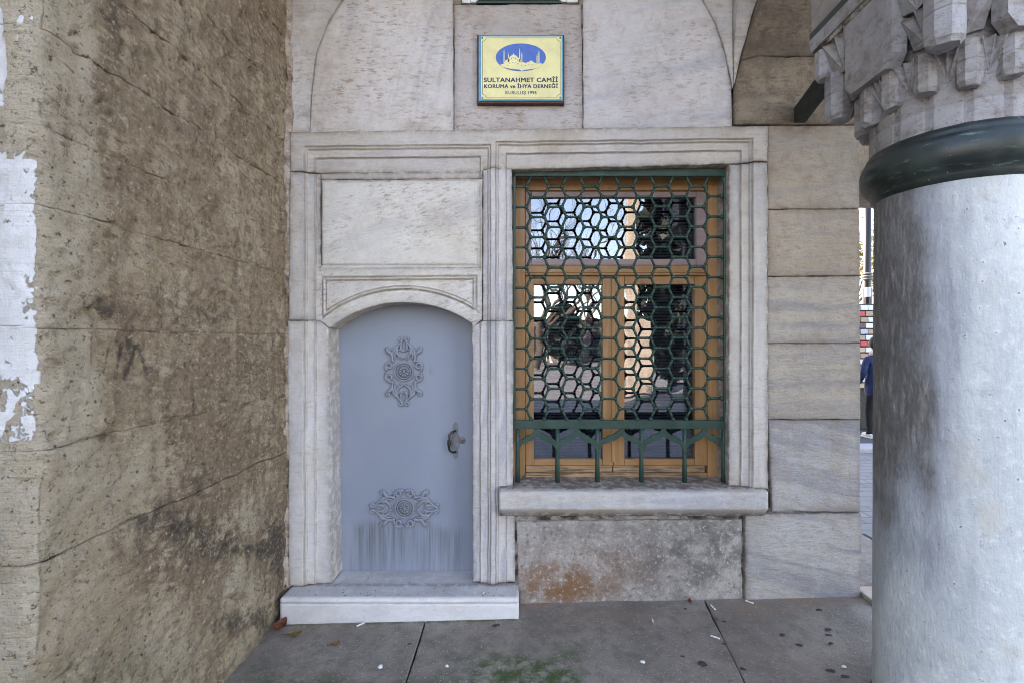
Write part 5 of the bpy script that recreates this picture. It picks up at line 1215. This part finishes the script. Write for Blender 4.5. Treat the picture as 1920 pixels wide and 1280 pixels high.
# ---------------------------------------------------------------- trees
M['bark'] = plain('bark', (.075, .06, .048), .9, .3, 18, .8)
M['fol_y'] = plain('foliage_yellow_green', (.20, .17, .03), .6, .3, 3, .1); M['fol_d'] = plain('foliage_evergreen', (.010, .016, .010), .6, .3, 3, .1)
def tree(name, label, x, y, h, spread, leaf=None, nleaf=0, seed=1, lsz=.10, group='trees around the square', depth=5, z0=-.05, gaps=True):
    rt = random.Random(seed); e = thing(name, label, 'tree', (x, y, z0), group); m = MB(); tips = []
    def grow(p, d, L_, r, lev):
        pts = [p]; rad = [r]; q_ = p.copy(); dd = d.copy(); k_ = 4
        for i in range(k_):
            dd = (dd+Vector((rt.gauss(0, .13), rt.gauss(0, .13), rt.gauss(.03, .07)))).normalized(); q_ = q_+dd*L_/k_; pts.append(q_.copy()); rad.append(r*(1-.5*(i+1)/k_))
        m.tube(pts, rad, 8 if lev < 2 else (5 if lev < 4 else 3), 1, False)
        if lev >= depth: tips.append(q_); return
        nb = rt.choice((2, 3, 3)) if lev else rt.choice((4, 5))
        for b_ in range(nb):
            az = rt.uniform(0, 6.28); sp_ = rt.uniform(.35, .85)*spread
            nd = (dd+Vector((math.cos(az)*sp_, math.sin(az)*sp_, rt.uniform(-.1, .25)))).normalized()
            src = pts[rt.choice((2, 3, 4))] if b_ else pts[-1]
            grow(src.copy(), nd, L_*rt.uniform(.6, .82), r*.52, lev+1)
            if lev >= 2: tips.append(src.copy())
    grow(Vector((x, y, z0)), Vector((0, 0, 1)), h*.34, h*.022, 0)
    m.build('trunk', M['bark'], e, True)
    if leaf:
        V = []; Fs = []
        for k_ in range(nleaf):
            c_ = tips[rt.randrange(len(tips))]+Vector((rt.gauss(0, .35), rt.gauss(0, .35), rt.gauss(0, .3)))*(h/9)
            a_ = Vector((rt.gauss(0, 1), rt.gauss(0, 1), rt.gauss(0, 1))).normalized(); b_ = a_.cross(Vector((rt.gauss(0, 1), rt.gauss(0, 1), rt.gauss(0, 1)))).normalized(); s_ = lsz*rt.uniform(.6, 1.3)
            i0 = len(V); V += [c_-a_*s_, c_+b_*s_*.45, c_+a_*s_, c_-b_*s_*.45]; Fs.append((i0, i0+1, i0+2, i0+3))
        mm = MB(); mm.v = [tuple(v) for v in V]; mm.f = Fs; o = npmesh('crown', np.array(mm.v), [np.array(Fs)], False); link('crown', o, leaf, e)
    return e
tree('street_tree', 'sunlit yellow-green tree behind the lamp post and rack', P3at(1650, 19), 19-D, 7.0, 1.0, M['fol_y'], 5200, 4, .09)
tree('street_tree', 'thin bare-branched tree with few leaves left of the lamp post', P3at(1600, 24), 24-D, 9.0, .9, M['fol_y'], 1500, 9, .08)

# ================================================================== THE COURT BEHIND THE CAMERA, MIRRORED IN THE WINDOW PANES
tree('bare_tree', 'bare winter tree mirrored in the left of the upper pane', .6, -26, 12, 1.0, None, 0, 31, depth=6)
tree('bare_tree', 'bare winter tree mirrored farther left in the panes', -1.8, -29, 13, 1.0, None, 0, 37, depth=6)
tree('bare_tree', 'bare winter tree mirrored beside the sunlit pillar', 4.2, -33, 9, .9, None, 0, 39, depth=6)
def conifer(label, x, y, h, r, n_, seed):
    rt = np.random.default_rng(seed); e = thing('conifer', label, 'tree', (x, y, -.05), 'trees around the square')
    m = MB(); m.tube([(x, y, -.05), (x+.05, y, h*.5), (x, y, h*.96)], [.18, .12, .02], 8); m.build('trunk', M['bark'], e, True)
    u = rt.random(n_)**.8; a = rt.random(n_)*2*np.pi; rad = r*(np.sin(np.pi*np.clip(u, .02, .99)**.7)**.6)*(.72+.28*np.sin(a*5+u*30))*np.sqrt(rt.random(n_))
    c = np.stack([x+rad*np.cos(a), y+rad*np.sin(a), .3+u*(h-.3)], 1); A = rt.normal(size=(n_, 3)); A /= np.linalg.norm(A, axis=1)[:, None]; B = np.cross(A, rt.normal(size=(n_, 3))); B /= np.linalg.norm(B, axis=1)[:, None]
    s_ = (.11+.14*rt.random(n_))[:, None]; V = np.stack([c-A*s_, c+B*s_*.6, c+A*s_, c-B*s_*.6], 1).reshape(-1, 3)
    link('crown', npmesh('crown', V, [np.arange(4*n_).reshape(-1, 4)], False), M['fol_d'], e)
conifer('added dark conifer, stand-in for a shaded building, mirrored just right of the sunlit pillar', 5.3, -14.2, 9.5, 1.35, 9000, 5)  # this tree and the next are added to darken the mirrored view
conifer('added dark conifer, stand-in for a shaded building, mirrored at the right edge of the panes', 7.4, -14.6, 10.5, 1.5, 9000, 6)
conifer('small dark conifer mirrored at the right of the left casement', 2.9, -33, 4.6, 1.5, 5000, 7)
M['lit_stone'] = plain('sunlit_limestone', (.42, .35, .27), .9, .25, 2, .6)
M['far_wall'] = plain('far_grey_wall', (.16, .15, .14), .9, .3, 1.5, .4)
gp_ = thing('gate_pillar', 'sunlit limestone gate pillar mirrored in the middle of the window', 'pillar', (3.6, -12, -.1))
m = MB(); m.box((3.28, -12.9, -.1), (4.15, -12.4, 2.35), .03); m.build('plinth', M['lit_stone'], gp_)
m = MB(); m.box((3.33, -12.85, 2.35), (3.72, -12.45, 8.5), .03); m.build('shaft', M['lit_stone'], gp_)
hb = thing('low_building', 'low grey building with pale posts mirrored in the lower left pane', 'building', (0, -36, -.1))
m = MB(); m.box((-14, -40, -.1), (16, -36, 3.3)); m.build('wall', M['far_wall'], hb)
m = MB(); m.box((-14.3, -40.3, 3.3), (16.3, -35.7, 3.5)); m.build('roof', M['board'], hb)
for k in range(14):
    m = MB(); x = -6+k*1.25; m.box((x, -36.06, .2), (x+.75, -35.99, 2.5)); m.build('opening', M['interior'], hb)
for k in range(5):
    m = MB(); x = 1.6+k*.42; m.box((x, -34.1, -.1), (x+.12, -34.0, 3.0)); m.build('post', M['white_paint'], hb)
